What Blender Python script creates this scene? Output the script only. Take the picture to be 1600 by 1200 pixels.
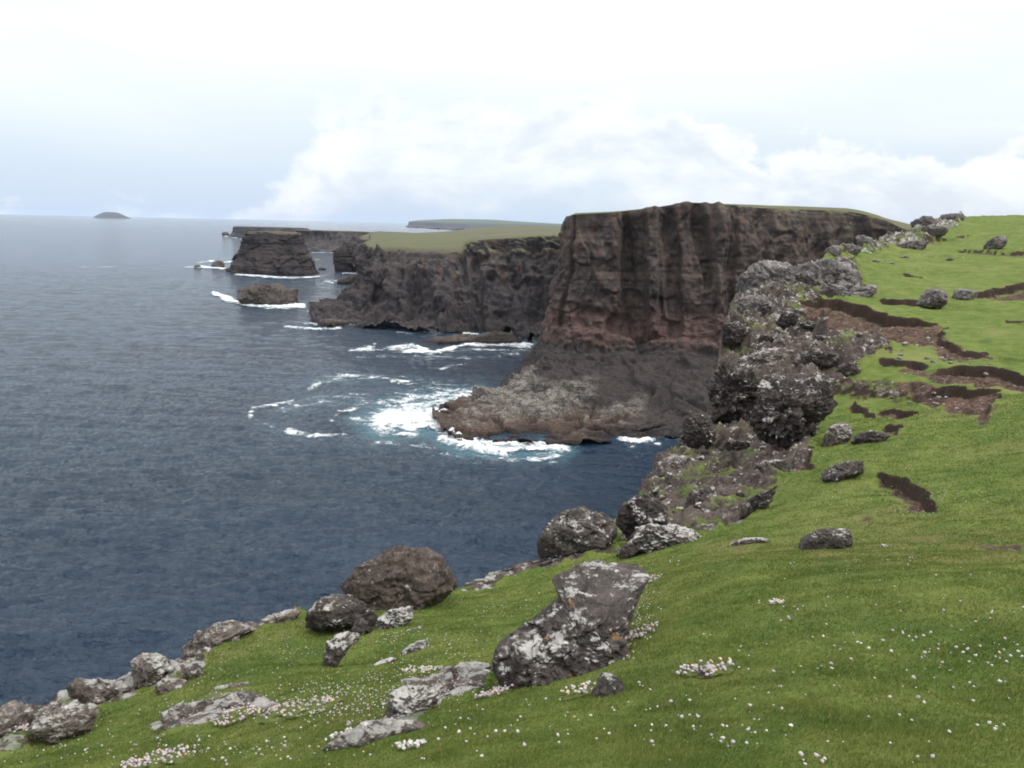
import bpy, bmesh, math
import numpy as np
from mathutils import Matrix, Vector

rng = np.random.default_rng(7)
D2R = math.pi / 180
for c in list(bpy.data.objects):
    bpy.data.objects.remove(c)
SC = bpy.context.scene
COL = SC.collection

# ------------------------------------------------------------------ camera
CAM_Z = 50.0
F_PX = 1244.0                       # focal length in photo pixels (28 mm on a 36 mm sensor)
PITCH = math.atan(250.2 / F_PX)
ROLL = 1.29 * D2R
_F = np.array([0, math.cos(PITCH), -math.sin(PITCH)])
_R0 = np.array([1.0, 0, 0])
_U0 = np.array([0, math.sin(PITCH), math.cos(PITCH)])
_R = _R0 * math.cos(ROLL) + _U0 * math.sin(ROLL)
_U = -_R0 * math.sin(ROLL) + _U0 * math.cos(ROLL)
cam_data = bpy.data.cameras.new('camera')
cam = bpy.data.objects.new('camera', cam_data)
COL.objects.link(cam)
M = Matrix(((_R[0], _U[0], -_F[0], 0), (_R[1], _U[1], -_F[1], 0), (_R[2], _U[2], -_F[2], CAM_Z), (0, 0, 0, 1)))
cam.matrix_world = M
cam_data.sensor_width = 36
cam_data.lens = 36 * F_PX / 1600
cam_data.clip_start = 0.1
cam_data.clip_end = 90000
SC.camera = cam


def ray(px, py):
    d = _F + (px - 800) / F_PX * _R + (600 - py) / F_PX * _U
    return d / d[1]


def P(px, py, Y=None):
    """survey point: the world position seen at (px, py) at northing Y; without Y the point on the sea"""
    d = ray(px, py)
    if Y is None:
        Y = -CAM_Z / d[2]
    return np.array([0, 0, CAM_Z]) + Y * d


# ------------------------------------------------------------------ noise
_perm = rng.permutation(256).astype(np.int32)
_perm = np.concatenate([_perm, _perm])
_grad = rng.normal(size=(256, 3))
_grad /= np.linalg.norm(_grad, axis=1)[:, None]


def perlin(p):
    p = np.asarray(p, dtype=np.float64)
    i = np.floor(p).astype(np.int64)
    f = p - i
    u = f * f * f * (f * (f * 6 - 15) + 10)
    i &= 255
    out = 0
    for dx in (0, 1):
        wx = u[:, 0] if dx else 1 - u[:, 0]
        hx = _perm[(i[:, 0] + dx) & 255]
        for dy in (0, 1):
            wy = u[:, 1] if dy else 1 - u[:, 1]
            hy = _perm[hx + ((i[:, 1] + dy) & 255)]
            for dz in (0, 1):
                wz = u[:, 2] if dz else 1 - u[:, 2]
                g = _grad[_perm[hy + ((i[:, 2] + dz) & 255)]]
                out = out + wx * wy * wz * (g[:, 0] * (f[:, 0] - dx) + g[:, 1] * (f[:, 1] - dy) + g[:, 2] * (f[:, 2] - dz))
    return out * 1.6


def fbm(p, oct=4, gain=0.5, lac=2.03):
    a, s, q = 1.0, 0, np.asarray(p, float).copy()
    for k in range(oct):
        s = s + a * perlin(q)
        q = q * lac + 17.3
        a *= gain
    return s


def ridged(p, oct=4, gain=0.5, lac=2.1):
    a, s, q = 1.0, 0, np.asarray(p, float).copy()
    for k in range(oct):
        s = s + a * (1 - 2 * np.abs(perlin(q)))
        q = q * lac + 9.1
        a *= gain
    return s


def cells(p, facet=0.0):
    """Worley noise: (F1, F2, value of the nearest cell)"""
    p = np.asarray(p, float)
    i = np.floor(p).astype(np.int64)
    f1 = np.full(len(p), 9.0)
    f2 = f1.copy()
    val = np.zeros(len(p)); tilt = np.zeros(len(p))
    for dx in (-1, 0, 1):
        for dy in (-1, 0, 1):
            for dz in (-1, 0, 1):
                c = i + (dx, dy, dz)
                h = _perm[_perm[_perm[c[:, 0] & 255] + (c[:, 1] & 255)] + (c[:, 2] & 255)]
                o = c + 0.5 + 0.45 * _grad[h]
                d = np.sqrt(((p - o) ** 2).sum(1))
                nearer = d < f1
                f2 = np.where(nearer, f1, np.minimum(f2, d))
                val = np.where(nearer, _perm[h] / 255.0, val)
                tilt = np.where(nearer, ((p - o) * _grad[_perm[h]]).sum(1), tilt)
                f1 = np.where(nearer, d, f1)
    return f1, f2, val + facet * tilt


def sstep(a, b, x):
    t = np.clip((x - a) / (b - a), 0, 1)
    return t * t * (3 - 2 * t)


# ------------------------------------------------------------------ mesh helpers
def mesh_obj(name, verts, faces, mat, parent=None, smooth=True, attrs=None, mat_idx=None):
    verts = np.asarray(verts, dtype=np.float32)
    me = bpy.data.meshes.new(name)
    me.vertices.add(len(verts))
    me.vertices.foreach_set('co', verts.ravel())
    faces = np.asarray(faces, dtype=np.int32)
    n, k = faces.shape
    me.loops.add(n * k)
    me.loops.foreach_set('vertex_index', faces.ravel())
    me.polygons.add(n)
    me.polygons.foreach_set('loop_start', np.arange(0, n * k, k, dtype=np.int32))
    me.polygons.foreach_set('use_smooth', np.full(n, smooth))
    for m in (mat if isinstance(mat, (list, tuple)) else [mat]):
        me.materials.append(m)
    if mat_idx is not None:
        me.polygons.foreach_set('material_index', np.asarray(mat_idx, dtype=np.int32))
    for an, av in (attrs or {}).items():
        a = me.attributes.new(an, 'FLOAT', 'POINT')
        a.data.foreach_set('value', np.asarray(av, dtype=np.float32))
    me.update(calc_edges=True)
    me.validate()
    o = bpy.data.objects.new(name, me)
    COL.objects.link(o)
    if parent is not None:
        o.parent = parent
    return o


def tag(o, label=None, cat=None, group=None, kind=None):
    if label: o['label'] = label
    if cat: o['category'] = cat
    if group: o['group'] = group
    if kind: o['kind'] = kind
    return o


def grid_faces(nr, nc, wrap=False):
    i = np.arange(nr - 1)[:, None]
    j = np.arange(nc if wrap else nc - 1)[None, :]
    j2 = (j + 1) % nc
    return np.stack([(i * nc + j), (i * nc + j2), ((i + 1) * nc + j2), ((i + 1) * nc + j)], -1).reshape(-1, 4)


def grid_normals(G):
    du = np.gradient(G, axis=1)
    dv = np.gradient(G, axis=0)
    n = np.cross(du, dv)
    return n / (np.linalg.norm(n, axis=2, keepdims=True) + 1e-9)


def resample(pts, n, closed=False):
    """smooth resampling of a polyline of any dimension"""
    p = np.asarray(pts, float)
    if closed:
        p = np.vstack([p, p[:1]])
    s = np.concatenate([[0], np.cumsum(np.linalg.norm(np.diff(p, axis=0), axis=1))])
    t = np.linspace(0, s[-1], n + 1)[:-1] if closed else np.linspace(0, s[-1], n)
    return np.stack([np.interp(t, s, p[:, k]) for k in range(p.shape[1])], 1)


_ico = {}


def ico(sub):
    if sub not in _ico:
        bm = bmesh.new()
        bmesh.ops.create_icosphere(bm, subdivisions=sub, radius=1)
        v = np.array([x.co[:] for x in bm.verts])
        f = np.array([[x.index for x in q.verts] for q in bm.faces])
        bm.free()
        _ico[sub] = (v, f)
    return _ico[sub]
# ------------------------------------------------------------------ materials
class NT:
    def __init__(self, name):
        self.m = bpy.data.materials.new(name)
        self.m.use_nodes = True
        self.t = self.m.node_tree
        self.t.nodes.clear()
        self.out = self.t.nodes.new('ShaderNodeOutputMaterial')

    def n(self, typ, ins=None, **kw):
        nd = self.t.nodes.new(typ)
        for k, v in kw.items():
            setattr(nd, k, v)
        for k, v in (ins or {}).items():
            self.put(nd.inputs[k], v)
        return nd

    def put(self, sock, v):
        if isinstance(v, bpy.types.NodeSocket):
            self.t.links.new(v, sock)
        elif isinstance(v, (tuple, list)) and len(v) == 3 and sock.type == 'RGBA':
            sock.default_value = (*v, 1)
        else:
            sock.default_value = v

    def math(self, op, a, b=0.0, c=None, clamp=False):
        nd = self.n('ShaderNodeMath', operation=op, use_clamp=clamp)
        self.put(nd.inputs[0], a); self.put(nd.inputs[1], b)
        if c is not None: self.put(nd.inputs[2], c)
        return nd.outputs[0]

    def noise(self, vec, scale, detail=5, rough=0.55, dist=0.0):
        nd = self.n('ShaderNodeTexNoise', {'Vector': vec, 'Scale': scale, 'Detail': detail, 'Roughness': rough, 'Distortion': dist})
        return nd.outputs['Fac']

    def step(self, v, a, b):
        nd = self.n('ShaderNodeMapRange', {'Value': v, 'From Min': a, 'From Max': b}, interpolation_type='SMOOTHSTEP')
        return nd.outputs['Result']

    def mix(self, f, a, b, mode='MIX'):
        nd = self.n('ShaderNodeMix', data_type='RGBA', blend_type=mode)
        self.put(nd.inputs[0], f); self.put(nd.inputs[6], a); self.put(nd.inputs[7], b)
        return nd.outputs[2]

    def pos(self):
        return self.n('ShaderNodeNewGeometry').outputs['Position']

    def scaled(self, vec, s):
        return self.n('ShaderNodeVectorMath', {0: vec, 1: s}, operation='MULTIPLY').outputs[0]

    def nz(self):
        g = self.n('ShaderNodeNewGeometry')
        return self.n('ShaderNodeSeparateXYZ', {0: g.outputs['Normal']}).outputs[2]

    def z(self):
        return self.n('ShaderNodeSeparateXYZ', {0: self.pos()}).outputs[2]

    def attr(self, name):
        return self.n('ShaderNodeAttribute', attribute_name=name).outputs['Fac']

    def bump(self, h, strength, dist, normal=None):
        ins = {'Height': h, 'Strength': strength, 'Distance': dist}
        if normal is not None: ins['Normal'] = normal
        return self.n('ShaderNodeBump', ins).outputs[0]

    def principled(self, col, rough=0.9, normal=None, spec=0.3, **ex):
        ins = {'Base Color': col, 'Roughness': rough, 'Specular IOR Level': spec}
        if normal is not None: ins['Normal'] = normal
        ins.update(ex)
        s = self.n('ShaderNodeBsdfPrincipled', ins)
        self.t.links.new(s.outputs[0], self.out.inputs[0])
        return s


def rock_color(t, pos, sc, dark, mid, warm, lich, lich_amt, lich_col=(0.42, 0.41, 0.38), orange=0.0, nz=None):
    """weathered basalt: dark/mid mottling, warm stains, pale lichen colonies that favour the tops"""
    n1 = t.noise(pos, 0.9 * sc, 6, 0.62)
    n2 = t.noise(pos, 4.5 * sc, 5, 0.65)
    c = t.mix(t.step(n1, 0.35, 0.68), dark, mid)
    c = t.mix(t.math('MULTIPLY', t.step(n2, 0.52, 0.72), 0.5), c, warm)
    n3 = t.noise(t.scaled(pos, (1.0, 1.0, 1.4)), 2.1 * sc, 7, 0.7, 0.3)
    n4 = t.noise(pos, 9.0 * sc, 6, 0.75)
    c = t.mix(t.math('MULTIPLY', t.step(n4, 0.44, 0.58), 0.33), c, tuple(x * 1.9 for x in mid))
    if nz is None: nz = t.nz()
    up = t.math('MULTIPLY_ADD', nz, 0.16, 0.02)
    l = t.math('ADD', t.math('ADD', t.math('MULTIPLY', n3, 0.80), t.math('MULTIPLY', n4, 0.30)), up)
    if isinstance(lich_amt, (int, float)):
        lm = t.step(l, 0.80 - 0.2 * lich_amt, 0.86 - 0.2 * lich_amt)
    else:
        lm = t.step(t.math('ADD', l, t.math('MULTIPLY', lich_amt, 0.2)), 0.80, 0.86)
    lcol = t.mix(t.step(n2, 0.35, 0.65), tuple(x * 0.55 for x in lich_col), lich_col)
    c = t.mix(t.math('MULTIPLY', lm, lich), c, lcol)
    # bright crustose spots
    v = t.n('ShaderNodeTexVoronoi', {'Vector': pos, 'Scale': 6.5 * sc, 'Randomness': 1.0}).outputs['Distance']
    sp = t.math('MULTIPLY', t.step(v, 0.26, 0.16), t.step(n3, 0.50, 0.60))
    c = t.mix(t.math('MULTIPLY', sp, lich * 0.8), c, (0.62, 0.61, 0.57))
    if orange:
        o = t.step(t.noise(t.scaled(pos, (1.0, 1.0, 1.0)), 3.3 * sc, 4, 0.6), 0.66, 0.72)
        c = t.mix(t.math('MULTIPLY', o, orange), c, (0.28, 0.13, 0.025))
    return c, n1, n2, n3, n4


def rock_mat(name, sc=1.0, dark=(0.030, 0.026, 0.025), mid=(0.075, 0.064, 0.058), warm=(0.10, 0.075, 0.06),
             lich=0.9, amt=0.5, orange=0.0, bumpd=0.05, lich_col=(0.42, 0.41, 0.38)):
    t = NT(name)
    p = t.pos()
    c, n1, n2, n3, n4 = rock_color(t, p, sc, dark, mid, warm, lich, amt, orange=orange, lich_col=lich_col)
    v = t.n('ShaderNodeTexVoronoi', {'Vector': p, 'Scale': 3.0 * sc}, feature='DISTANCE_TO_EDGE').outputs[0]
    crack = t.step(v, 0.0, 0.06)
    h = t.math('ADD', t.math('MULTIPLY', n2, 1.0), t.math('MULTIPLY', n4, 0.5))
    h = t.math('ADD', h, t.math('MULTIPLY', crack, 0.15))
    t.principled(c, 0.92, t.bump(h, 0.9, bumpd / sc), 0.2)
    return t.m


def cliff_mat(name, sc=0.1, red_z=None, green=0.0, bands=True, dark=(0.026, 0.022, 0.022), mid=(0.072, 0.058, 0.051),
              warm=(0.110, 0.074, 0.060), grass_z=30.0, platform=0.0, ochre=0.0, grass_col=(0.080, 0.090, 0.036), bumpd=0.35):
    t = NT(name)
    p = t.pos()
    sep = t.n('ShaderNodeSeparateXYZ', {0: p})
    z = sep.outputs[2]
    nz = t.nz()
    n_big = t.noise(p, 0.35 * sc, 5, 0.6)
    n_mid = t.noise(p, 1.8 * sc, 6, 0.65)
    n_fin = t.noise(p, 8.0 * sc, 6, 0.7)
    lam = t.noise(t.scaled(p, (0.06, 0.06, 1.0)), 9.0 * sc, 5, 0.7, 0.15)     # thin lava beds
    col_n = t.noise(t.scaled(p, (1.0, 1.0, 0.08)), 1.5 * sc, 4, 0.6)          # vertical weathering streaks
    c = t.mix(t.step(n_big, 0.36, 0.64), dark, mid)
    c = t.mix(t.math('MULTIPLY', t.step(col_n, 0.50, 0.66), 0.6), c, warm)
    c = t.mix(t.math('MULTIPLY', t.step(n_mid, 0.42, 0.60), 0.55), c, tuple(x * 1.5 for x in mid))
    if bands:
        c = t.mix(t.math('MULTIPLY', t.step(lam, 0.56, 0.46), 0.30), c, tuple(x * 0.75 for x in dark))
    if red_z:
        zr, w = red_z
        zz = t.math('ADD', z, t.math('MULTIPLY_ADD', n_mid, 8.0, -4.0))
        zz = t.math('ADD', zz, t.math('MULTIPLY_ADD', n_big, 8.0, -4.0))
        up = t.step(zz, zr + w * 1.7, zr + w * 0.2)
        lo = t.step(zz, zr - w * 0.75, zr - w * 0.45)
        f = t.math('MULTIPLY', up, lo)
        f = t.math('MULTIPLY', f, t.math('MULTIPLY_ADD', t.step(n_mid, 0.38, 0.58), 0.75, 0.10))
        c = t.mix(f, c, (0.112, 0.068, 0.058))
        below = t.step(zz, zr - w * 0.4, zr - w * 0.9)
        c = t.mix(t.math('MULTIPLY', below, 0.72), c, t.mix(t.step(n_fin, 0.40, 0.62), tuple(x * 0.75 for x in dark), tuple(x * 1.9 for x in dark)))
    if ochre:
        oc = t.math('MULTIPLY', t.step(t.noise(p, 0.9 * sc, 6, 0.65, 0.5), 0.54, 0.64), t.math('MULTIPLY', t.step(z, 20.0, 30.0), t.step(n_fin, 0.35, 0.6)))
        c = t.mix(t.math('MULTIPLY', oc, ochre), c, (0.19, 0.105, 0.055))
    # lichen / salt-bleached flecks
    fl = t.math('MULTIPLY', t.step(n_fin, 0.60, 0.70), t.step(nz, 0.0, 0.6))
    c = t.mix(t.math('MULTIPLY', fl, 0.6), c, (0.24, 0.23, 0.21))
    if platform:
        pf = t.math('MULTIPLY', t.step(z, 17.0, 9.0), t.step(t.math('ADD', z, t.math('MULTIPLY', n_mid, 3.0)), 2.6, 4.6))
        pf = t.math('MULTIPLY', pf, t.attr('shelf'))
        pc = t.mix(t.step(n_mid, 0.40, 0.62), (0.065, 0.057, 0.050), (0.20, 0.18, 0.155))
        pc = t.mix(t.step(n_fin, 0.50, 0.64), pc, (0.36, 0.34, 0.31))
        pc = t.mix(t.step(lam, 0.47, 0.40), pc, (0.035, 0.030, 0.028))
        c = t.mix(t.math('MULTIPLY', pf, platform), c, pc)
        weed = t.math('MULTIPLY', t.attr('shelf'), t.math('MULTIPLY', t.step(t.math('ADD', z, t.math('MULTIPLY', n_mid, 3.0)), 5.6, 3.4), t.step(z, 0.6, 1.4)))
        c = t.mix(t.math('MULTIPLY', weed, 0.8), c, t.mix(t.step(n_fin, 0.4, 0.6), (0.045, 0.029, 0.022), (0.085, 0.058, 0.042)))
    # wet tide zone
    wet = t.step(t.math('ADD', z, t.math('MULTIPLY', n_fin, 2.0)), 3.2, 1.4)
    c = t.mix(t.math('MULTIPLY', wet, 0.85), c, (0.014, 0.012, 0.012))
    # turf on flat tops
    g = t.math('MULTIPLY', t.step(t.math('ADD', nz, t.math('MULTIPLY_ADD', n_mid, 0.5, -0.25)), 0.62, 0.80), t.step(z, grass_z, grass_z + 4))
    gc = t.mix(t.step(t.noise(p, 0.5 * sc, 5, 0.6), 0.35, 0.65), grass_col, tuple(a * b for a, b in zip(grass_col, (1.25, 1.05, 1.5))))
    gc = t.mix(t.math('MULTIPLY', t.step(t.noise(p, 1.1 * sc, 6, 0.7, 0.6), 0.47, 0.60), 0.75), gc, (0.105, 0.088, 0.052))
    gc = t.mix(t.math('MULTIPLY', t.step(t.noise(p, 0.25 * sc, 5, 0.6, 0.4), 0.50, 0.60), 0.6), gc, (0.055, 0.075, 0.028))
    c = t.mix(g, c, gc)
    if green:
        g2 = t.math('MULTIPLY', t.step(n_mid, 0.56, 0.66), t.math('MULTIPLY', t.step(nz, 0.12, 0.4), t.step(z, grass_z - 16, grass_z)))
        c = t.mix(t.math('MULTIPLY', g2, green), c, (0.085, 0.095, 0.028))
    h = t.math('ADD', t.math('MULTIPLY', n_fin, 0.8), t.math('MULTIPLY', lam, 0.9))
    h = t.math('ADD', h, t.math('MULTIPLY', n_mid, 1.2))
    t.principled(c, 0.9, t.bump(h, 0.8, bumpd / sc * 0.1), 0.2)
    return t.m


def turf_color(t, p):
    a = t.noise(p, 0.22, 5, 0.6)
    b = t.noise(p, 1.3, 5, 0.65)
    f = t.noise(p, 14.0, 5, 0.7)
    c = t.mix(t.step(b, 0.36, 0.66), (0.078, 0.116, 0.024), (0.128, 0.160, 0.038))
    dkp = t.noise(p, 0.55, 6, 0.68, 0.4)
    c = t.mix(t.math('MULTIPLY', t.step(dkp, 0.52, 0.66), 0.5), c, (0.048, 0.085, 0.018))
    straw = t.noise(p, 3.2, 6, 0.75, 0.3)
    c = t.mix(t.math('MULTIPLY', t.step(straw, 0.58, 0.70), 0.38), c, (0.20, 0.175, 0.075))
    c = t.mix(t.math('MULTIPLY', t.step(a, 0.50, 0.72), 0.55), c, (0.19, 0.185, 0.068))
    c = t.mix(t.math('MULTIPLY', t.step(f, 0.55, 0.72), 0.35), c, (0.20, 0.205, 0.07))
    c = t.mix(t.math('MULTIPLY', t.step(f, 0.46, 0.34), 0.5), c, (0.045, 0.080, 0.014))
    return c, a, b, f


def ground_mat():
    t = NT('turf_and_rock')
    p = t.pos()
    gcol, a, b, f = turf_color(t, p)
    dry = t.math('MULTIPLY', t.attr('dry'), t.step(b, 0.3, 0.65))
    gcol = t.mix(dry, gcol, (0.16, 0.125, 0.055))
    # soil / peat
    s1 = t.noise(p, 1.1, 6, 0.7)
    s2 = t.noise(p, 6.0, 6, 0.75)
    s3 = t.noise(p, 0.7, 5, 0.65, 0.5)
    soil = t.mix(t.step(s1, 0.38, 0.62), (0.034, 0.024, 0.019), (0.098, 0.060, 0.043))
    soil = t.mix(t.step(s2, 0.48, 0.66), soil, (0.13, 0.085, 0.062))
    soil = t.mix(t.math('MULTIPLY', t.step(s2, 0.54, 0.66), t.step(s3, 0.42, 0.55)), soil, (0.19, 0.17, 0.155))
    # rock
    rc, n1, n2, n3, n4 = rock_color(t, p, 0.9, (0.036, 0.030, 0.029), (0.105, 0.084, 0.072), (0.15, 0.092, 0.064), 0.9, t.attr('pale'))
    nz = t.nz()
    sm = t.step(t.math('ADD', t.math('ADD', t.attr('soil'), t.math('MULTIPLY_ADD', s2, 0.6, -0.3)), t.math('MULTIPLY_ADD', s3, 1.7, -0.92)), 0.42, 0.58)
    steep = t.step(t.math('ADD', nz, t.math('MULTIPLY_ADD', s2, 0.16, -0.08)), 0.80, 0.66)
    peat = t.step(t.math('ADD', t.attr('peat'), t.math('MULTIPLY_ADD', s1, 0.3, -0.15)), 0.30, 0.5)
    dk = t.math('MAXIMUM', steep, peat)
    c = t.mix(t.math('MAXIMUM', sm, dk), gcol, t.mix(dk, soil, t.mix(s1, (0.018, 0.013, 0.011), (0.066, 0.045, 0.034))))
    rk = t.attr('rock')
    rm = t.step(t.math('ADD', rk, t.math('MULTIPLY_ADD', n3, 1.3, -0.65)), 0.44, 0.54)
    c = t.mix(rm, c, rc)
    # moss and turf tufts caught on the ledges of the rock
    tuft = t.math('MULTIPLY', t.step(t.noise(p, 0.45, 5, 0.6), 0.50, 0.57), t.math('MULTIPLY', t.step(nz, 0.60, 0.82), rm))
    c = t.mix(t.math('MULTIPLY', tuft, 0.85), c, t.mix(t.step(b, 0.4, 0.6), (0.07, 0.095, 0.02), gcol))
    h = t.math('ADD', t.math('MULTIPLY', f, 0.5), t.math('MULTIPLY', s2, 0.7))
    h = t.math('ADD', h, t.math('MULTIPLY', t.math('MULTIPLY', n4, rm), 1.0))
    t.principled(c, 0.95, t.bump(h, 0.9, 0.07), 0.12)
    return t.m


def sea_mat():
    t = NT('sea_water')
    p = t.pos()
    n1 = t.noise(t.scaled(p, (0.75, 1.25, 1.0)), 0.16, 4, 0.6, 0.4)
    n2 = t.noise(t.scaled(p, (0.8, 1.2, 1.0)), 0.55, 5, 0.62, 0.3)
    n3 = t.noise(p, 2.0, 4, 0.65)
    big = t.noise(t.scaled(p, (0.6, 1.3, 1.0)), 0.012, 4, 0.55)
    h = t.math('ADD', t.math('MULTIPLY', n1, 2.2), t.math('MULTIPLY', n2, 0.9))
    h = t.math('ADD', h, t.math('MULTIPLY', n3, 0.22))
    aer = t.attr('aerated')
    col = t.mix(t.step(big, 0.3, 0.7), (0.006, 0.020, 0.040), (0.009, 0.028, 0.054))
    col = t.mix(t.math('MULTIPLY', t.step(t.math('ADD', aer, t.math('MULTIPLY_ADD', n2, 0.5, -0.25)), 0.1, 0.9), 0.7), col, (0.09, 0.21, 0.26))
    t.principled(col, 0.10, t.bump(h, 1.0, 1.25), 0.5, IOR=1.33)
    return t.m


def foam_mat():
    t = NT('sea_foam')
    p = t.pos()
    d = t.attr('foam')
    w = t.n('ShaderNodeVectorMath', {0: p, 1: t.n('ShaderNodeVectorMath', {0: t.n('ShaderNodeTexNoise', {'Vector': p, 'Scale': 0.12, 'Detail': 3}).outputs['Color'], 1: (9.0, 9.0, 0.0)}, operation='MULTIPLY').outputs[0]}, operation='ADD').outputs[0]
    n1 = t.noise(t.scaled(w, (0.8, 1.2, 1)), 0.22, 7, 0.72, 0.6)
    n2 = t.noise(w, 0.9, 6, 0.75)
    v = t.n('ShaderNodeTexVoronoi', {'Vector': w, 'Scale': 0.42}, feature='DISTANCE_TO_EDGE').outputs[0]
    lace = t.step(v, 0.20, 0.0)
    s = t.math('ADD', t.math('MULTIPLY_ADD', n1, 3.0, -1.5), t.math('MULTIPLY_ADD', n2, 1.6, -0.8))
    s = t.math('ADD', s, t.math('MULTIPLY', lace, 0.12))
    s = t.math('ADD', d, s)
    a = t.math('MULTIPLY', t.math('MULTIPLY', t.step(s, 0.40, 1.30), 0.95), t.step(d, 0.10, 0.45))
    b = t.principled(t.mix(n2, (0.62, 0.70, 0.73), (0.86, 0.88, 0.88)), 0.7, t.bump(n2, 0.6, 0.4), 0.2)
    tr = t.n('ShaderNodeBsdfTransparent')
    mx = t.n('ShaderNodeMixShader', {0: a})
    t.t.links.new(tr.outputs[0], mx.inputs[1]); t.t.links.new(b.outputs[0], mx.inputs[2])
    t.t.links.new(mx.outputs[0], t.out.inputs[0])
    return t.m


def plain_mat(name, c1, c2, scale=30.0, rough=0.9, transl=0.0):
    t = NT(name)
    p = t.pos()
    n = t.noise(p, scale, 4, 0.6)
    c = t.mix(t.step(n, 0.35, 0.65), c1, c2)
    b = t.principled(c, rough, None, 0.15)
    if transl:
        tr = t.n('ShaderNodeBsdfTranslucent', {'Color': c})
        mx = t.n('ShaderNodeMixShader', {0: transl})
        t.t.links.new(b.outputs[0], mx.inputs[1]); t.t.links.new(tr.outputs[0], mx.inputs[2])
        t.t.links.new(mx.outputs[0], t.out.inputs[0])
    return t.m


def blade_mat():
    t = NT('grass_blades')
    p = t.pos()
    gcol, a, b, f = turf_color(t, p)
    r = t.attr('tone')
    c = t.mix(t.step(r, 0.0, 0.75), t.mix(1.0, gcol, (0.88, 0.98, 0.9), 'MULTIPLY'), t.mix(1.0, gcol, (1.5, 1.42, 1.4), 'MULTIPLY'))
    c = t.mix(t.step(r, 0.93, 0.95), c, (0.26, 0.22, 0.10))
    b_ = t.principled(c, 0.75, None, 0.2)
    tr = t.n('ShaderNodeBsdfTranslucent', {'Color': c})
    mx = t.n('ShaderNodeMixShader', {0: 0.35})
    t.t.links.new(b_.outputs[0], mx.inputs[1]); t.t.links.new(tr.outputs[0], mx.inputs[2])
    t.t.links.new(mx.outputs[0], t.out.inputs[0])
    return t.m


MG = ground_mat()
MS = sea_mat()
MF = foam_mat()
M_BOULDER = rock_mat('boulder_basalt', 1.6, lich=0.95, amt=0.38, orange=0.5, bumpd=0.06)
M_BOULDER_BARE = rock_mat('boulder_brown', 1.3, dark=(0.046, 0.037, 0.033), mid=(0.098, 0.078, 0.068), warm=(0.13, 0.09, 0.078), lich=0.6, amt=0.15, lich_col=(0.26, 0.25, 0.23))
M_BOULDER_PALE = rock_mat('boulder_pale', 2.0, dark=(0.040, 0.034, 0.032), mid=(0.11, 0.095, 0.085), lich=0.95, amt=0.78, orange=0.4, bumpd=0.07, lich_col=(0.48, 0.47, 0.44))
M_EDGE = rock_mat('edge_rock', 1.5, dark=(0.055, 0.046, 0.042), mid=(0.145, 0.122, 0.108), warm=(0.19, 0.145, 0.12), lich=0.85, amt=0.62, orange=0.5, bumpd=0.07)
M_OUTCROP = rock_mat('outcrop_grey', 0.6, dark=(0.065, 0.058, 0.057), mid=(0.165, 0.148, 0.14), warm=(0.19, 0.16, 0.14), lich=0.8, amt=0.55, bumpd=0.06, lich_col=(0.30, 0.29, 0.28))
M_CRAG = rock_mat('crag_dark', 0.7, dark=(0.024, 0.021, 0.020), mid=(0.070, 0.058, 0.053), warm=(0.11, 0.078, 0.060), lich=0.9, amt=0.40, bumpd=0.07)
# ------------------------------------------------------------------ near land (clifftop turf)
# survey of the clifftop edge: (px, py, northing)
EDGE = [(-420, 1230, 7.2), (-250, 1165, 8.6), (0, 1122, 9.6), (100, 1096, 10.2), (200, 1066, 10.8), (300, 1016, 11.8), (400, 976, 12.8),
        (470, 955, 13.6), (560, 938, 15), (640, 926, 16), (715, 920, 16.8), (760, 908, 17.8), (830, 884, 19.2), (900, 850, 21),
        (955, 812, 23), (985, 780, 25.5), (1010, 742, 28.5), (1035, 710, 31), (1062, 692, 34), (1088, 668, 37), (1110, 640, 40),
        (1118, 590, 44), (1127, 530, 48), (1146, 480, 53), (1160, 462, 57), (1200, 444, 60), (1288, 400, 74), (1338, 382, 84),
        (1372, 376, 92), (1418, 364, 108), (1440, 349, 128), (1500, 337, 142), (1610, 336, 150), (1900, 338, 150), (2600, 380, 150)]
INNER = [(0, 1200, 6.6), (200, 1200, 5.3), (400, 1200, 4.4), (600, 1200, 3.65), (800, 1200, 3.15), (1000, 1200, 2.95), (1200, 1200, 2.8),
         (1400, 1200, 2.7), (1600, 1200, 2.62), (100, 1150, 8), (300, 1100, 8), (300, 1052, 10), (500, 1100, 6.6), (500, 1030, 10),
         (600, 1000, 11), (700, 1000, 10), (700, 960, 13), (820, 912, 16.2), (850, 1000, 8.8), (700, 1100, 5.6), (900, 1100, 4.7),
         (1100, 1100, 4.1), (1300, 1100, 3.75), (1600, 1100, 3.5), (1000, 1000, 6.4), (1200, 1000, 5.4), (1400, 1000, 4.95), (1600, 1000, 4.7),
         (1050, 920, 8.7), (1080, 878, 11), (1200, 870, 9.8), (1350, 867, 8.7), (1500, 874, 7.9), (1600, 877, 7.5),
         (1200, 850, 14.5), (1350, 850, 12.8), (1500, 855, 11.4), (1600, 858, 10.8), (1300, 800, 16.3), (1500, 800, 14.8), (1600, 780, 15),
         (1150, 830, 16.5), (1300, 740, 21), (1500, 700, 22), (1600, 650, 25), (1200, 780, 20.5), (1250, 700, 27), (1400, 640, 30),
         (1550, 620, 30), (1300, 640, 34), (1500, 560, 38), (1600, 560, 37), (1350, 540, 42), (1200, 560, 44), (1200, 640, 37), (1120, 740, 27),
         (1050, 800, 22.5), (1250, 500, 50), (1450, 490, 50), (1590, 480, 52), (1400, 440, 65), (1590, 430, 68), (1300, 430, 66),
         (1500, 400, 85), (1350, 398, 84), (1450, 372, 105), (1590, 375, 100), (1520, 352, 125)]
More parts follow.
